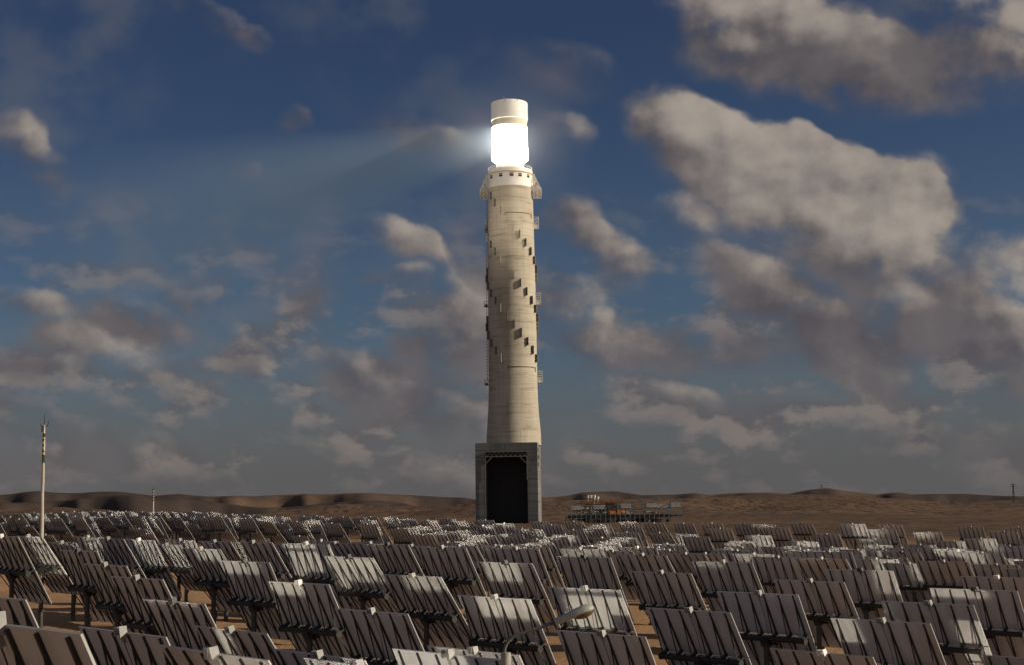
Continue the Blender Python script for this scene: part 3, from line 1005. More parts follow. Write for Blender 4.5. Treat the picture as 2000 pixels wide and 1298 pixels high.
for px in (1106, 1158, 1211, 1262, 1310, 1330):
    m.bar((fx(px), 0, ztop), (fx(px), 14, ztop), 0.4)
m.build('roof_beam', M_GST, frame_root)
def truss(pa, pb, y0_, y1_, dy):
    m = MB()
    za, zb = sz(y0_), sz(y1_)
    m.bar((fx(pa), dy, za), (fx(pb), dy, za), 0.30); m.bar((fx(pa), dy, zb), (fx(pb), dy, zb), 0.30)
    n_ = max(4, int((pb - pa)/3))
    for k in range(n_):
        xa = fx(pa) + (fx(pb) - fx(pa))*k/n_; xb = fx(pa) + (fx(pb) - fx(pa))*(k+1)/n_
        m.bar((xa, dy, za if k % 2 else zb), (xb, dy, zb if k % 2 else za), 0.22)
        m.bar((xa, dy, za), (xa, dy, zb), 0.18)
    return m.build('roof_truss', M_GSTL, frame_root)
truss(1117, 1134, 987, 992, -0.4); truss(1160, 1181, 986, 991.5, -0.4); truss(1213, 1232, 984.5, 990, -0.4)
truss(1263, 1283, 984, 989, -0.4); truss(1285, 1309, 984.5, 990, 13.4); truss(1311, 1329, 983, 989.5, -0.4)
m = MB()
m.box((fx(1110), -0.8, zdeck0), (fx(1310), 13, zdeck1))
m.box((fx(1310), -0.6, zdeck0 + 0.5), (fx(1333), 6, zdeck1 - 0.4))
m.build('deck', M_DECK, frame_root)
m = MB()
for px in np.arange(1112, 1334, 5.5):
    m.bar((fx(px), -1.0, zdeck1), (fx(px), -1.0, zdeck1 + 1.2), 0.10)
m.bar((fx(1112), -1.0, zdeck1 + 1.2), (fx(1333), -1.0, zdeck1 + 1.2), 0.12)
m.bar((fx(1112), -1.0, zdeck1 + 0.6), (fx(1333), -1.0, zdeck1 + 0.6), 0.10)
for px in np.arange(1116, 1310, 9.5):
    m.bar((fx(px), -1.0, 0), (fx(px), -1.0, zdeck1 + 0.4), 0.28)
    if int(px) % 2 == 0: m.bar((fx(px), -1.0, 1), (fx(px + 9.5), -1.0, zdeck0), 0.15)
m.build('deck_railing', M_GST, frame_root)
# piping and vessels inside the frame
M_PIPE = mottled('dark_pipework', (0.07, 0.07, 0.068), (0.13, 0.125, 0.12), 0.4, 0.5)
for i in range(26):
    px = random.uniform(1122, 1180) if i % 3 else random.uniform(1188, 1300)
    z = random.uniform(zdeck1 + 0.5, sz(990)) if i % 2 else random.uniform(1.0, zdeck0 - 0.5)
    L_ = random.uniform(2, 7)
    m = MB(); m.tube([(fx(px), random.uniform(1, 11), z), (fx(px) + L_, random.uniform(1, 11), z)], random.uniform(0.15, 0.6), 8)
    m.build('pipe', M_PIPE, frame_root)
for i in range(16):
    px = random.uniform(1120, 1205)
    yy = random.uniform(1, 10)
    m = MB(); m.tube([(fx(px), yy, zdeck1), (fx(px), yy, sz(random.uniform(986, 994)))], random.uniform(0.15, 0.5), 8)
    m.build('standpipe', M_PIPE, frame_root)
m = MB()
m.box((fx(1182.5), 6, zdeck1), (fx(1206), 12, sz(986)))
m.build('machine_housing', M_DECK, frame_root)

for i in range(14):
    px = 1116 + i*14.2 + random.uniform(-3, 3)
    m = MB(); w_ = random.uniform(1.2, 3.0)
    m.box((fx(px), random.uniform(1, 4), -0.5), (fx(px) + w_, random.uniform(6, 10), zdeck0*random.uniform(0.45, 0.9)))
    m.tube([(fx(px) + w_*0.5, 3, zdeck0*0.4), (fx(px) + w_*0.5, 3, zdeck0 - 0.1)], 0.3, 8)
    m.build('equipment_box', M_DECK, frame_root)
# orange machine on the deck
o = empty('orange_machine', (sx(1210), YS + 3, zdeck1)); X1 = sx(1210)
tag(o, 'orange and white machine sitting on the dark deck of the steel frame', 'machine')
m = MB()
m.box((sx(1192) - X1, 0, 0.3), (sx(1203) - X1, 3, 2.0)); m.box((sx(1207) - X1, 0, 0.2), (sx(1210.5) - X1, 3, 2.5))
m.box((sx(1213) - X1, 0.2, 0.3), (sx(1224) - X1, 2.8, 1.7)); m.box((sx(1215) - X1, 0.5, 1.7), (sx(1221) - X1, 2.4, 2.4))
m.box((sx(1203) - X1, 0.8, 0.5), (sx(1207) - X1, 2.2, 1.3)); m.box((sx(1210.5) - X1, 0.8, 0.5), (sx(1213) - X1, 2.2, 1.3))
m.build('machine_body', M_ORG, o)
m = MB(); m.box((sx(1224.2) - X1, 0, 0.3), (sx(1230) - X1, 3, 1.9)); m.box((sx(1218) - X1, -0.05, 0.7), (sx(1221) - X1, 0.18, 1.6))
m.build('white_cabin', M_WHITE, o)
# orange pipes under the deck
o = empty('pipe_bundle', (sx(1235), YS + 2, 0)); X2 = sx(1235)
tag(o, 'rust orange pipes and valves under the deck of the steel frame', 'pipes')
m = MB()
for i in range(9):
    px = 1214 + i*5.4 + random.uniform(-1, 1)
    z = random.uniform(3.0, 5.6)
    m.tube([(sx(px) - X2, 0, z), (sx(px + 3.4) - X2, 0, z)], random.uniform(0.3, 0.6), 10)
    m.tube([(sx(px + 1) - X2, 0.3, 0), (sx(px + 1) - X2, 0.3, z + 0.6)], 0.22, 8)
m.build('pipe', mottled('rusty_orange_pipe', (0.42, 0.17, 0.05), (0.22, 0.09, 0.035), 0.8), o)

# orange-brown building roof with four white exhaust stacks behind the frame
YR = 790.0
o = empty('equipment_house', (at(1175, 1000, YR).x, YR, 0)); X3 = o.location.x
tag(o, 'rust brown equipment house with four leaning white stacks behind the steel frame', 'equipment house')
q = lambda px: at(px, 1000, YR).x - X3
qz = lambda py: at(1180, py, YR).z
m = MB(); m.box((q(1142), 0, -1), (q(1215), 12, qz(983)))
m.build('house_wall', mottled('rust_wall', (0.10, 0.06, 0.04), (0.06, 0.04, 0.03), 0.3), o)
m = MB()
for px in np.arange(1138, 1216, 3.1):
    m.bar((q(px), 0, qz(983)), (q(px), 0, qz(978.5)), 0.28)
m.bar((q(1138), 0, qz(978.5)), (q(1216), 0, qz(977.2)), 0.5); m.bar((q(1138), 0, qz(981)), (q(1216), 0, qz(980)), 0.4)
for i in range(12):
    px = random.uniform(1142, 1212)
    m.box((q(px), 1, qz(983)), (q(px) + random.uniform(1, 3), 4, qz(random.uniform(975, 981))))
m.build('roof_equipment', mottled('rust_orange_steel', (0.33, 0.15, 0.06), (0.16, 0.08, 0.04), 0.4), o)
for px, yb, yt in ((1149.5, 971, 965.5), (1155.5, 971, 965.3), (1162, 974, 965.0), (1168.5, 973, 968.2)):
    m = MB()
    m.tube([(q(px), 2, qz(yb)), (q(px + 0.5), 2, qz(yt))], 0.62, 12)
    m.tube([(q(px), 2, qz(983)), (q(px), 2, qz(yb))], 0.2, 8)
    m.build('stack', M_WHITE, o)
m = MB()
for px, yt in ((1172, 974), (1176, 975.5), (1184, 975), (1188, 972.5), (1192, 975), (1211, 972)):
    m.bar((q(px - 0.8), 2, qz(983)), (q(px), 2, qz(yt)), 0.3); m.bar((q(px + 0.8), 2, qz(983)), (q(px), 2, qz(yt)), 0.3)
m.build('antenna', M_GSTL, o)

# ------------------------------------------------------------------ lightning masts
def mast(px, ybase, ytop, Y, r0, r1, label, bands, zfoot):
    p = at(px[0], ybase, Y); t = at(px[1], ytop, Y)
    H = t.z - zfoot
    o = empty('lightning_mast', (p.x, Y, zfoot))
    tag(o, label, 'mast', 'striped lightning masts in the mirror field')
    m = MB()
    zs = np.linspace(-1, H*0.93, 14)
    m.tube([(random.uniform(-.03, .03)*r0*4 if 0 < i < 13 else 0, 0, z) for i, z in enumerate(zs)], [r0 + (r1 - r0)*max(0, z)/H for z in zs], 16)
    body = m.build('pole', mottled('pale_mast_concrete', (0.52, 0.48, 0.41), (0.36, 0.33, 0.28), 1.3, 0.8, bumpd=0.05, stretch=(1, 1, 0.35)), o)
    rr = lambda f: (r0 + (r1 - r0)*f)*1.05
    black = MB(); yel = MB()
    for f0, f1, c in bands:
        z0, z1 = f0*H, f1*H
        b2 = black if c == 'k' else yel
        b2.lathe([(rr(f0)*0.97, z0), (rr(f0), z0 + 0.001), (rr(f1), z1 - 0.001), (rr(f1)*0.97, z1)], 16)
    black.build('black_band', mottled('black_band_paint', (0.02, 0.02, 0.022), (0.035, 0.033, 0.03), 3), o)
    yel.build('yellow_band', mottled('yellow_band_paint', (0.62, 0.40, 0.08), (0.48, 0.30, 0.06), 3), o)
    m = MB()
    zt_ = H*0.92
    m.tube([(0, 0, zt_ - 0.5), (0, 0, H)], [0.07, 0.03], 6)
    for s in (-1, 1):
        m.tube([(0, 0, zt_ - 0.15), (s*0.45, 0, zt_ + 0.1), (s*(0.62 if s > 0 else 0.5), 0, zt_ + (0.75 if s > 0 else 0.35))], [0.07, 0.05, 0.03], 6)
    m.tube([(-0.2, -0.1, zt_ - 0.7), (-0.2, -0.1, zt_ - 0.1)], 0.11, 6)
    m.build('air_terminal', M_STEEL, o)
    return o
Ym = 182.0
gz = ground_z(at(80, 1040, Ym).x, Ym)
pt = at(86, 808, Ym); pb = at(80, 1040, Ym)
Hm = pt.z - gz
def fr(y): return (at(84, y, Ym).z - gz) / Hm
mast((81.0, 86), 1040, 808, Ym, 0.29, 0.12, 'tall pale lightning mast with black and yellow bands at the far left',
     [(fr(902.5), fr(887), 'k'), (fr(887), fr(882), 'y'), (fr(882), fr(876.5), 'k'), (fr(876.5), fr(871.5), 'y'), (fr(871.5), fr(866), 'k'), (fr(866), fr(861), 'y'),
      (fr(861), fr(856), 'k'), (fr(856), fr(852.5), 'y'), (fr(852.5), fr(845), 'k')], gz)
Yn = 520.0
gz = ground_z(at(299, 998, Yn).x, Yn)
Hm = at(299, 946, Yn).z - gz
def fr2(y): return (at(299, y, Yn).z - gz) / Hm
bb = []
yy = 977.0
for i in range(9):
    bb.append((fr2(yy), fr2(yy - 2.6), 'k' if i % 2 == 0 else 'y')); yy -= 2.6
mast((299, 299.3), 998, 946, Yn, 0.42, 0.22, 'distant pale lightning mast with banded tip standing behind the crest at the left', bb, gz)

# ------------------------------------------------------------------ power line poles far off
def pylon(px, ybot, ytop, Y, label, arms):
    p = at(px, ybot, Y)
    z0 = p.z - 6
    H = at(px, ytop, Y).z - z0
    o = empty('power_pylon', (p.x, Y, z0))
    tag(o, label, 'pylon', 'power pylons on the skyline')
    w = H*0.045
    m = MB()
    for s in (-1, 1):
        for t in (-1, 1):
            m.bar((s*w, t*w, 0), (s*w*0.35, t*w*0.35, H), 0.5)
    n_ = 8
    for k in range(n_):
        fa, fb = k/n_, (k+1)/n_
        wa, wb = w*(1 - .65*fa), w*(1 - .65*fb)
        s = 1 if k % 2 else -1
        m.bar((s*wa, -wa, H*fa), (-s*wb, -wb, H*fb), 0.35)
    m.build('lattice_mast', M_STEEL, o)
    m = MB()
    for f_, l in arms:
        m.bar((-l, 0, H*f_), (l, 0, H*f_), 0.55)
        for s in (-1, 1): m.bar((s*l*0.95, 0, H*f_), (s*l*0.95, 0, H*f_ - 1.6), 0.35)
    m.build('crossarm', M_STEEL, o)
pylon(1605, 956, 945, 5150, 'distant power pylon on top of the highest hill right of centre', ((0.92, 4.5), (0.78, 6)))
pylon(1980, 972, 943, 2300, 'lone power pylon on the rise at the far right edge', ((0.95, 4.0), (0.84, 5.5)))

# ------------------------------------------------------------------ street lamp in front
YL = 27.0
base_p = at(986, 1298, YL)
lamp = empty('street_lamp', (base_p.x, YL, 0.2))
tag(lamp, 'grey street lamp with a curved arm and pale oval head in front of the mirrors', 'street lamp')
M_LAMPP = mottled('lamp_pole_paint', (0.13, 0.135, 0.12), (0.09, 0.092, 0.083), 6, 0.55)
M_LAMPH = mottled('lamp_head_shell', (0.40, 0.42, 0.38), (0.33, 0.35, 0.31), 6, 0.45)
def lp(px, py): 
    p = at(px, py, YL)
    return Vector((p.x - base_p.x, 0, p.z - 0.2))
m = MB()
topz = lp(988, 1273)
m.tube([(topz.x, 0, -0.5), (topz.x, 0, topz.z - 0.03), (topz.x, 0, topz.z)], [0.10, 0.094, 0.088], 20)
m.build('pole', mottled('lamp_column_concrete', (0.36, 0.35, 0.31), (0.25, 0.245, 0.22), 5, 0.7), lamp)
m = MB()
arm = [(985, 1276), (985.5, 1268), (987.5, 1260), (992, 1252), (998, 1245), (1006, 1240), (1018, 1236), (1040, 1229), (1062, 1221.5), (1086, 1212)]
m.tube([lp(*p) for p in arm], [0.031]*4 + [0.032]*3 + [0.033]*3, 12)
m.build('arm', M_LAMPP, lamp)
# head: a lofted oval shell along the arm's direction
a = lp(1084, 1214.5); e = lp(1160, 1185)
ax = (e - a).normalized(); side = Vector((0, 1, 0)); upv = ax.cross(side) * -1
if upv.z < 0: upv = -upv
Lh = (e - a).length
prof_h = [(0.0, 0.045, 0.05, 0.04), (0.02, 0.07, 0.07, 0.055), (0.25, 0.10, 0.085, 0.055), (0.5, 0.135, 0.105, 0.05), (0.72, 0.155, 0.120, 0.042), (0.86, 0.14, 0.11, 0.04), (0.95, 0.10, 0.078, 0.034), (1.0, 0.035, 0.03, 0.02)]
bm = bmesh.new(); rings = []
for t, w, hu, hd in prof_h:
    c = a + ax*Lh*t
    rings.append([bm.verts.new(c + side*(w*math.cos(th)) + upv*((hu if math.sin(th) > 0 else hd)*math.sin(th))) for th in np.linspace(0, 2*math.pi, 25)[:-1]])
for r1, r2 in zip(rings, rings[1:]):
    for k in range(24): bm.faces.new((r1[k], r1[(k+1)%24], r2[(k+1)%24], r2[k])).smooth = True
bm.faces.new(rings[0]); bm.faces.new(rings[-1])
bmesh.ops.recalc_face_normals(bm, faces=bm.faces)
me = bpy.data.meshes.new('lamp_head'); bm.to_mesh(me); bm.free(); me.materials.append(M_LAMPH)
head = bpy.data.objects.new('lamp_head', me); COL.objects.link(head); head.parent = lamp
bm = bmesh.new()
bmesh.ops.create_uvsphere(bm, u_segments=24, v_segments=14, radius=1)
cc = a + ax*Lh*0.72 - upv*0.03
fwd = Matrix((ax, side, upv)).transposed().to_4x4()
bmesh.ops.transform(bm, matrix=Matrix.Translation(cc) @ fwd @ Matrix.Diagonal((0.20, 0.125, 0.095, 1)), verts=bm.verts)
for f in bm.faces: f.smooth = True
me = bpy.data.meshes.new('lamp_lens'); bm.to_mesh(me); bm.free()
ml, nt, b = new_mat('amber_lamp_lens')
nt.links.new(mixc(nt, noise(nt, objco(nt), 9, 3), (0.20, 0.13, 0.07), (0.13, 0.08, 0.045)), b.inputs['Base Color'])
b.inputs['Roughness'].default_value = 0.25; b.inputs['Transmission Weight'].default_value = 0.25
me.materials.append(ml)
lens = bpy.data.objects.new('lamp_lens', me); COL.objects.link(lens); lens.parent = lamp
m = MB()
pc = a + ax*Lh*0.33 + upv*0.088
m.box((-0.02, -0.02, -0.02), (0.02, 0.02, 0.03), Matrix.Translation(pc) @ fwd)
pc = a + ax*Lh*0.84 + upv*0.110
m.box((-0.012, -0.012, -0.01), (0.012, 0.012, 0.014), Matrix.Translation(pc) @ fwd)
m.build('head_clip', M_WHITE, head)
m = MB()
pa = lp(1084, 1213.5)
m.tube([pa - ax*0.10, pa + ax*0.05], 0.036, 12)
m.build('clamp', M_BLACKBOX, head)

# ------------------------------------------------------------------ light beam: lit dust in the air where the mirrors' beams cross beside the receiver
def beam():
    m = MB()
    n_ = 24
    axis = Vector((-1, 0, -0.26)).normalized()
    o0 = Vector((REC.x - 30*KS, TD, zr(270)))
    yv = Vector((0, 1, 0)); zv = axis.cross(yv) * -1
    if zv.z < 0: zv = -zv
    Lb = 280.0
    stations = [(0, 9.2, 10.2), (0.12, 10.8, 18), (0.35, 14, 33), (0.65, 18, 53), (1.0, 23, 77)]
    rings = []
    for t, wy, wz in stations:
        c = axis*Lb*t
        rings.append([m.bm.verts.new(c + yv*wy*math.cos(th) + zv*wz*math.sin(th)) for th in np.linspace(0, 2*math.pi, n_+1)[:-1]])
    for a_, b_ in zip(rings, rings[1:]):
        for k in range(n_): m.bm.faces.new((a_[k], a_[(k+1)%n_], b_[(k+1)%n_], b_[k]))
    m.bm.faces.new(rings[0]); m.bm.faces.new(rings[-1])
    mt = bpy.data.materials.new('lit_dust'); mt.use_nodes = True
    nt = mt.node_tree; nt.nodes.remove(nt.nodes['Principled BSDF'])
    out = nt.nodes['Material Output']
    pv = N(nt, 'ShaderNodeVolumePrincipled')
    pv.inputs['Color'].default_value = (0.72, 0.89, 1.0, 1)
    co = N(nt, 'ShaderNodeTexCoord').outputs['Object']
    dt = N(nt, 'ShaderNodeVectorMath', operation='DOT_PRODUCT'); nt.links.new(co, dt.inputs[0]); dt.inputs[1].default_value = axis
    dz = N(nt, 'ShaderNodeVectorMath', operation='DOT_PRODUCT'); nt.links.new(co, dz.inputs[0]); dz.inputs[1].default_value = zv
    dyy = N(nt, 'ShaderNodeVectorMath', operation='DOT_PRODUCT'); nt.links.new(co, dyy.inputs[0]); dyy.inputs[1].default_value = yv
    t = mth(nt, 'DIVIDE', dt.outputs['Value'], Lb)
    wz = mth(nt, 'MULTIPLY_ADD', t, 66.0, 10.0)
    wy = mth(nt, 'MULTIPLY_ADD', t, 13.0, 9.0)
    e1 = mth(nt, 'POWER', mth(nt, 'DIVIDE', dz.outputs['Value'], wz), 2.0)
    e2 = mth(nt, 'POWER', mth(nt, 'DIVIDE', dyy.outputs['Value'], wy), 2.0)
    rad = mth(nt, 'SUBTRACT', 1.0, mth(nt, 'ADD', e1, e2), clamp=True)
    fall = mth(nt, 'MULTIPLY', mth(nt, 'POWER', mth(nt, 'SUBTRACT', 1.0, t, clamp=True), 1.5), smooth(nt, t, 0.0, 0.09, 0.5, 1.0))
    d = mth(nt, 'MULTIPLY', mth(nt, 'MULTIPLY', rad, fall), 0.036)
    nt.links.new(d, pv.inputs['Density'])
    nt.links.new(pv.outputs[0], out.inputs['Volume'])
    o = m.build('light_beam', mt, loc=o0, recalc=True)
    tag(o, 'pale fan of sunlit dusty air reaching left from the glowing receiver', 'light beam', kind='stuff')
beam()
bm = bmesh.new()
bmesh.ops.create_icosphere(bm, subdivisions=3, radius=62)
me = bpy.data.meshes.new('dusty_air'); bm.to_mesh(me); bm.free()
mt = bpy.data.materials.new('thin_dust'); mt.use_nodes = True
nt = mt.node_tree; nt.nodes.remove(nt.nodes['Principled BSDF'])
pv = N(nt, 'ShaderNodeVolumePrincipled'); pv.inputs['Color'].default_value = (1.0, 0.96, 0.90, 1)
co = N(nt, 'ShaderNodeTexCoord').outputs['Object']
ln = N(nt, 'ShaderNodeVectorMath', operation='LENGTH'); nt.links.new(co, ln.inputs[0])
f_ = mth(nt, 'SUBTRACT', 1.0, mth(nt, 'DIVIDE', ln.outputs['Value'], 62.0), clamp=True)
nt.links.new(mth(nt, 'MULTIPLY', mth(nt, 'POWER', f_, 2.3), 0.0045), pv.inputs['Density'])
nt.links.new(pv.outputs[0], nt.nodes['Material Output'].inputs['Volume'])
me.materials.append(mt)
o = bpy.data.objects.new('dusty_air', me); COL.objects.link(o); o.location = (REC.x, TD, zr(270))
tag(o, 'faint glow of dusty air around the blazing receiver', 'glow', kind='stuff')

# ------------------------------------------------------------------ sky: Nishita light with procedural clouds
W = bpy.data.worlds.new('World'); S.world = W
W.use_nodes = True
nt = W.node_tree
bg = nt.nodes['Background']
sky = N(nt, 'ShaderNodeTexSky', sky_type='NISHITA')
sky.sun_disc = False
sky.sun_elevation = SUN_EL
sky.sun_rotation = SUN_AZ
sky.altitude = 500
sky.air_density = 1.0
sky.dust_density = 1.0
sky.ozone_density = 2.0
gen = N(nt, 'ShaderNodeTexCoord').outputs['Generated']
sep = N(nt, 'ShaderNodeSeparateXYZ'); nt.links.new(gen, sep.inputs[0])
ysafe = mth(nt, 'MAXIMUM', mth(nt, 'ABSOLUTE', sep.outputs[1]), 0.08)
comb = N(nt, 'ShaderNodeCombineXYZ')
nt.links.new(mth(nt, 'DIVIDE', sep.outputs[0], ysafe), comb.inputs[0])
nt.links.new(mth(nt, 'DIVIDE', sep.outputs[2], ysafe), comb.inputs[1])
p = comb.outputs[0]                      # sky position as tangents of azimuth and height, pixels/F of the photograph's scale
U = 1.0 / F
# domain warp
wn = N(nt, 'ShaderNodeTexNoise', noise_dimensions='2D')
nt.links.new(p, wn.inputs['Vector']); wn.inputs['Scale'].default_value = 15; wn.inputs['Detail'].default_value = 4; wn.inputs['Roughness'].default_value = 0.5
wv = N(nt, 'ShaderNodeVectorMath', operation='SUBTRACT'); nt.links.new(wn.outputs['Color'], wv.inputs[0]); wv.inputs[1].default_value = (0.5, 0.5, 0.5)
ws = N(nt, 'ShaderNodeVectorMath', operation='MULTIPLY'); nt.links.new(wv.outputs[0], ws.inputs[0]); ws.inputs[1].default_value = (0.034, 0.027, 0.0)
wp = N(nt, 'ShaderNodeVectorMath', operation='ADD'); nt.links.new(p, wp.inputs[0]); nt.links.new(ws.outputs[0], wp.inputs[1])
pw = wp.outputs[0]
CL = [  # x, y, rx, ry, tilt deg (positive = falling to the right), strength, brightness bias
 (1450,385,130,80,15,.8,.0),(1600,455,150,75,10,.8,-.05),(1360,285,150,100,15,.8,.05),(1740,350,120,70,0,.6,.2),(1320,250,120,85,25,1.1,.25),(1430,300,140,95,20,1.2,.25),(1560,355,170,110,20,1.3,.30),(1690,400,160,115,10,1.3,.30),(1775,440,110,100,0,1.1,.25),(1640,320,150,60,20,.9,.45),(1680,520,190,55,0,.7,-.35),
 (1390,60,170,110,15,.9,-.1),(1560,90,240,120,12,1.1,-.02),(1700,140,220,110,10,.8,-.25),(1960,50,210,110,20,1.0,-.05),(1850,140,200,100,0,.6,-.35),(1540,40,120,60,10,.5,.3),
 (1470,550,130,60,25,.95,.2),(1560,600,120,60,15,1.0,.15),(1690,700,120,75,25,1.0,.1),(1600,670,170,70,0,.6,-.25),(1820,630,220,80,5,.6,-.3),(1930,520,150,80,0,.75,-.2),(1960,700,140,110,0,.8,-.35),(1330,430,90,60,20,.6,-.1),
 (1120,430,85,55,30,.85,.0),(1195,505,95,65,35,.9,-.05),(1090,610,110,80,0,.95,.05),(1185,665,130,70,10,.9,-.15),(1360,690,150,60,0,.7,-.25),(1150,800,80,50,20,.7,.0),(1290,790,130,40,5,.5,-.15),
 (925,580,80,75,0,.95,.15),(850,640,110,70,5,.85,-.15),(880,700,150,60,0,.7,-.35),(785,472,120,36,22,.95,.05),(760,540,85,30,0,.65,-.1),(700,735,100,65,15,1.0,.05),(790,780,150,65,12,1.0,-.1),(880,820,110,55,10,.8,-.25),
 (475,715,65,55,25,.85,.0),(510,750,50,26,20,.6,-.1),(580,237,42,34,0,.8,-.05),(790,250,130,50,12,.55,-.25),(880,280,110,45,10,.5,-.25),(1095,265,80,60,20,.6,-.25),(1080,140,160,70,10,.38,-.3),
 (25,265,80,55,20,.8,-.1),(75,330,75,60,40,.7,-.25),(410,35,100,36,32,.75,-.15),(490,78,52,28,20,.6,-.15),
 (30,585,110,28,5,.8,-.15),(40,715,110,42,5,.9,.0),(190,690,170,60,8,.9,-.1),(280,640,110,55,15,.6,-.2),(110,630,100,55,10,.6,-.25),(375,582,65,36,15,.75,-.1),(600,603,40,30,20,.6,-.1),(625,660,36,20,0,.55,-.1),(475,328,40,24,15,.4,-.2),
 (300,620,170,60,10,.5,-.2),(620,560,120,50,10,.35,-.25),(1000,700,260,90,5,.45,-.3),(35,815,120,52,5,.9,-.05),(210,860,150,50,5,.75,-.2),(380,868,95,38,8,.7,-.15),(600,888,80,38,5,.6,-.2),(775,888,85,42,10,.65,-.15),(860,935,140,50,5,.7,-.25),(120,920,260,55,0,.7,-.3),
 (1450,655,250,100,0,.42,-.35),(1760,600,300,110,5,.36,-.3),(1920,680,240,140,0,.42,-.25),(700,830,300,60,0,.35,-.3),(1600,830,420,70,0,.35,-.3),
 (1445,775,85,32,10,.75,-.05),(1555,782,62,34,5,.75,-.05),(1500,855,95,45,10,.6,-.15),(1630,850,95,55,10,.6,-.2),(1890,815,75,45,15,.7,-.1),(1770,860,120,40,5,.6,-.2),(1960,860,110,60,0,.6,-.3),(330,770,150,50,5,.5,-.25),(1000,480,130,90,10,.45,-.35)]
CL = [c for c in CL if not (c[1] > 765 and c[2] < 100) and c[2] > 37]
lx, ly = 0.72, 0.69                      # towards the light: up and to the right
accs = []
for (x, y, rx, ry, ang, st, bias) in CL:      # nodes are made last-to-first so that Cycles can free its stack blob by blob
    d = ray(x, y)
    if x < 1050: bias = bias*1.5 - 0.22; st *= 0.9
    elif y > 740 or y < 230: bias -= 0.12
    ca, sa = math.cos(R(ang)), math.sin(R(ang))
    ad = N(nt, 'ShaderNodeMath', operation='MULTIPLY_ADD')
    al = N(nt, 'ShaderNodeMath', operation='MULTIPLY_ADD')
    gw = N(nt, 'ShaderNodeMath', operation='SUBTRACT', use_clamp=True)
    g = N(nt, 'ShaderNodeVectorMath', operation='DOT_PRODUCT')
    dp = N(nt, 'ShaderNodeVectorMath', operation='DOT_PRODUCT')
    mp = N(nt, 'ShaderNodeMapping', vector_type='TEXTURE')
    nt.links.new(pw, mp.inputs[0])
    mp.inputs[1].default_value = (d.x, d.z, -0.01*bias)
    mp.inputs[2].default_value = (0, 0, R(-ang))
    mp.inputs[3].default_value = (rx*U*1.12, ry*U*1.12, 1)
    nt.links.new(mp.outputs[0], dp.inputs[0]); dp.inputs[1].default_value = (lx*ca - ly*sa, ly*ca + lx*sa, 100.0)
    nt.links.new(mp.outputs[0], g.inputs[0]); nt.links.new(mp.outputs[0], g.inputs[1])
    gw.inputs[0].default_value = 1.0; nt.links.new(g.outputs['Value'], gw.inputs[1])
    nt.links.new(gw.outputs[0], ad.inputs[0]); ad.inputs[1].default_value = st; ad.inputs[2].default_value = 0.0
    nt.links.new(gw.outputs[0], al.inputs[0]); nt.links.new(dp.outputs['Value'], al.inputs[1]); al.inputs[2].default_value = 0.0
    accs.append((ad, al))
for (a0, l0), (a1, l1) in zip(accs, accs[1:]):
    nt.links.new(a1.outputs[0], a0.inputs[2]); nt.links.new(l1.outputs[0], l0.inputs[2])
dens, lit = accs[0][0].outputs[0], accs[0][1].outputs[0]
sq = mapping(nt, p, scale=(1, 1.2, 1))
n1 = noise(nt, sq, 16, 8, 0.50, 0.0, '2D')
sh = mapping(nt, p, scale=(1, 1.2, 1), loc=(-lx*0.011, -ly*0.011*1.2, 0))
n1s = noise(nt, sh, 16, 6, 0.50, 0.0, '2D')
nbig = noise(nt, sq, 4.0, 4, 0.55, 0.0, '2D')
lrel = mth(nt, 'DIVIDE', lit, mth(nt, 'ADD', dens, 0.25))
dn = mth(nt, 'MULTIPLY', dens, mth(nt, 'MULTIPLY_ADD', n1, 3.0, -0.55))
top = smooth(nt, lrel, -0.4, 0.45, 1.2, 0.60)        # crisper where the light falls, softer underneath
cover = smooth(nt, mth(nt, 'DIVIDE', mth(nt, 'SUBTRACT', dn, 0.05), top), 0.0, 1.05)
veil = mth(nt, 'MULTIPLY', smooth(nt, nbig, 0.40, 0.72), smooth(nt, n1, 0.36, 0.66))
veil = mth(nt, 'MULTIPLY', veil, 0.34)
n2 = noise(nt, sq, 6.5, 3, 0.5, 0.0, '2D')
n2s = noise(nt, mapping(nt, p, scale=(1, 1.2, 1), loc=(-lx*0.03, -ly*0.03*1.2, 0)), 6.5, 3, 0.5, 0.0, '2D')
relief = mth(nt, 'ADD', mth(nt, 'MULTIPLY', mth(nt, 'SUBTRACT', n1, n1s), 1.8), mth(nt, 'MULTIPLY', mth(nt, 'SUBTRACT', n2, n2s), 2.6))
bright = smooth(nt, mth(nt, 'ADD', mth(nt, 'MULTIPLY', lrel, 1.0), relief), -0.5, 1.15)
ccol = mixc(nt, bright, mixc(nt, smooth(nt, n1, 0.34, 0.66), (0.086, 0.078, 0.088), (0.130, 0.116, 0.121)), (0.385, 0.335, 0.290))
elev = sep.outputs[2]
# clear sky: Nishita, held down to this exposure, greyer towards the dusty horizon
skyc = mixc(nt, 1.0, sky.outputs[0], mixc(nt, smooth(nt, elev, 0.15, 0.33), (0.262, 0.295, 0.355), (0.212, 0.243, 0.322)), 'MULTIPLY')
hz = smooth(nt, elev, 0.0, 0.135, 1.0, 0.0)
bgk = 10.0                                # colours below are scene radiance; the background strength is 0.1
grey = N(nt, 'ShaderNodeVectorMath', operation='SCALE'); grey.inputs[0].default_value = (0.106, 0.101, 0.105); grey.inputs[3].default_value = bgk
skyc = mixc(nt, mth(nt, 'MULTIPLY', hz, 0.9), skyc, grey.outputs[0])
cs = N(nt, 'ShaderNodeVectorMath', operation='SCALE'); nt.links.new(ccol, cs.inputs[0]); cs.inputs[3].default_value = bgk
vc = N(nt, 'ShaderNodeVectorMath', operation='SCALE'); vc.inputs[0].default_value = (0.15, 0.145, 0.155); vc.inputs[3].default_value = bgk
skyc = mixc(nt, veil, skyc, vc.outputs[0])
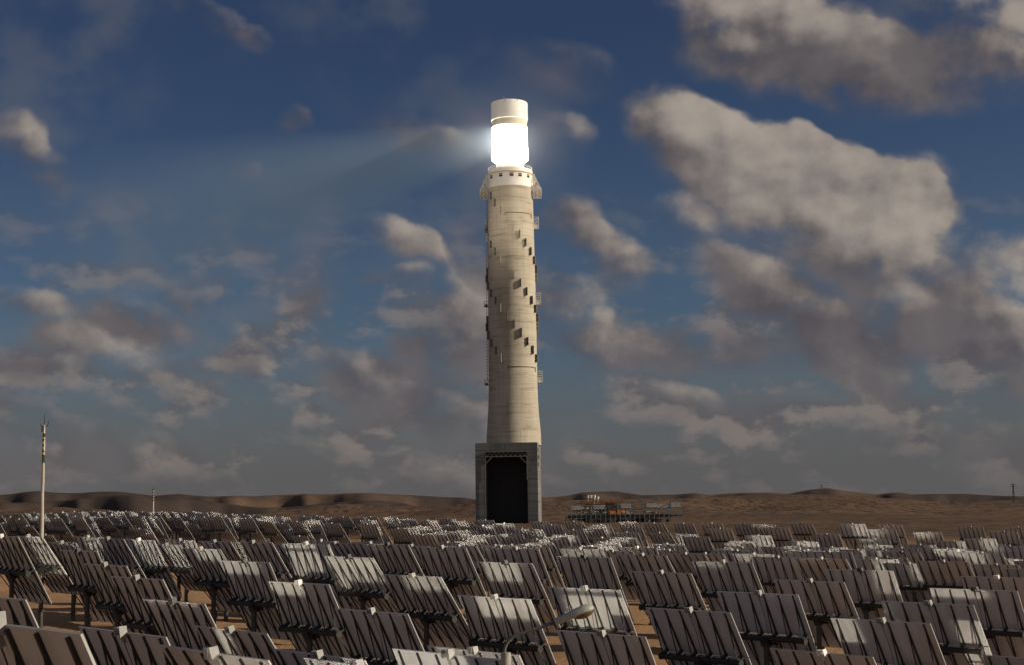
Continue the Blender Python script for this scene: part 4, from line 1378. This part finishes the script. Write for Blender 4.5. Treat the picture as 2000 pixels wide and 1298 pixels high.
# small broken cumulus low over the horizon
low = mapping(nt, p, scale=(1, 1.7, 1))
ls = noise(nt, low, 15, 8, 0.55, 0.0, '2D')
lsh = noise(nt, mapping(nt, low, loc=(-0.007, -0.012, 0)), 15, 6, 0.55, 0.0, '2D')
lcov = mth(nt, 'MULTIPLY', smooth(nt, ls, 0.42, 0.68, 0, 0.9), mth(nt, 'MULTIPLY', smooth(nt, elev, 0.0, 0.05, 0.25, 1.0), smooth(nt, elev, 0.11, 0.235, 0.85, 0.0)))
lcol = mixc(nt, smooth(nt, mth(nt, 'SUBTRACT', ls, lsh), -0.05, 0.10), (0.108, 0.098, 0.104), (0.225, 0.192, 0.176))
lcs = N(nt, 'ShaderNodeVectorMath', operation='SCALE'); nt.links.new(lcol, lcs.inputs[0]); lcs.inputs[3].default_value = bgk
skyc = mixc(nt, lcov, skyc, lcs.outputs[0])
lowdim = smooth(nt, elev, 0.0, 0.14, 0.5, 1.0)
skyc = mixc(nt, mth(nt, 'MULTIPLY', cover, lowdim), skyc, cs.outputs[0])
# brighter broken cloud added to the unseen sky behind, lighting the mirror backs
nb = noise(nt, gen, 3.0, 6, 0.55)
behind = mth(nt, 'MULTIPLY', smooth(nt, sep.outputs[1], 0.15, -0.35), smooth(nt, nb, 0.35, 0.6, 0.45, 1.0))
bc = N(nt, 'ShaderNodeVectorMath', operation='SCALE'); bc.inputs[0].default_value = (0.20, 0.20, 0.215); bc.inputs[3].default_value = bgk
skyc = mixc(nt, behind, skyc, bc.outputs[0])
nt.links.new(skyc, bg.inputs['Color'])
bg.inputs['Strength'].default_value = 0.1
W.cycles.sampling_method = 'MANUAL'
W.cycles.sample_map_resolution = 512

# ------------------------------------------------------------------ render settings
S.view_settings.view_transform = 'Standard'
S.view_settings.look = 'None'
S.view_settings.exposure = 0.0
S.view_settings.gamma = 1.0
S.cycles.use_denoising = True
S.cycles.use_guiding = True
S.cycles.guiding_training_samples = 96
S.cycles.caustics_reflective = True
S.cycles.blur_glossy = 0.0
S.cycles.sample_clamp_indirect = 12.0
S.cycles.max_bounces = 6
S.cycles.diffuse_bounces = 3
S.cycles.glossy_bounces = 3
S.cycles.volume_bounces = 0
S.cycles.transmission_bounces = 2
S.cycles.use_adaptive_sampling = False
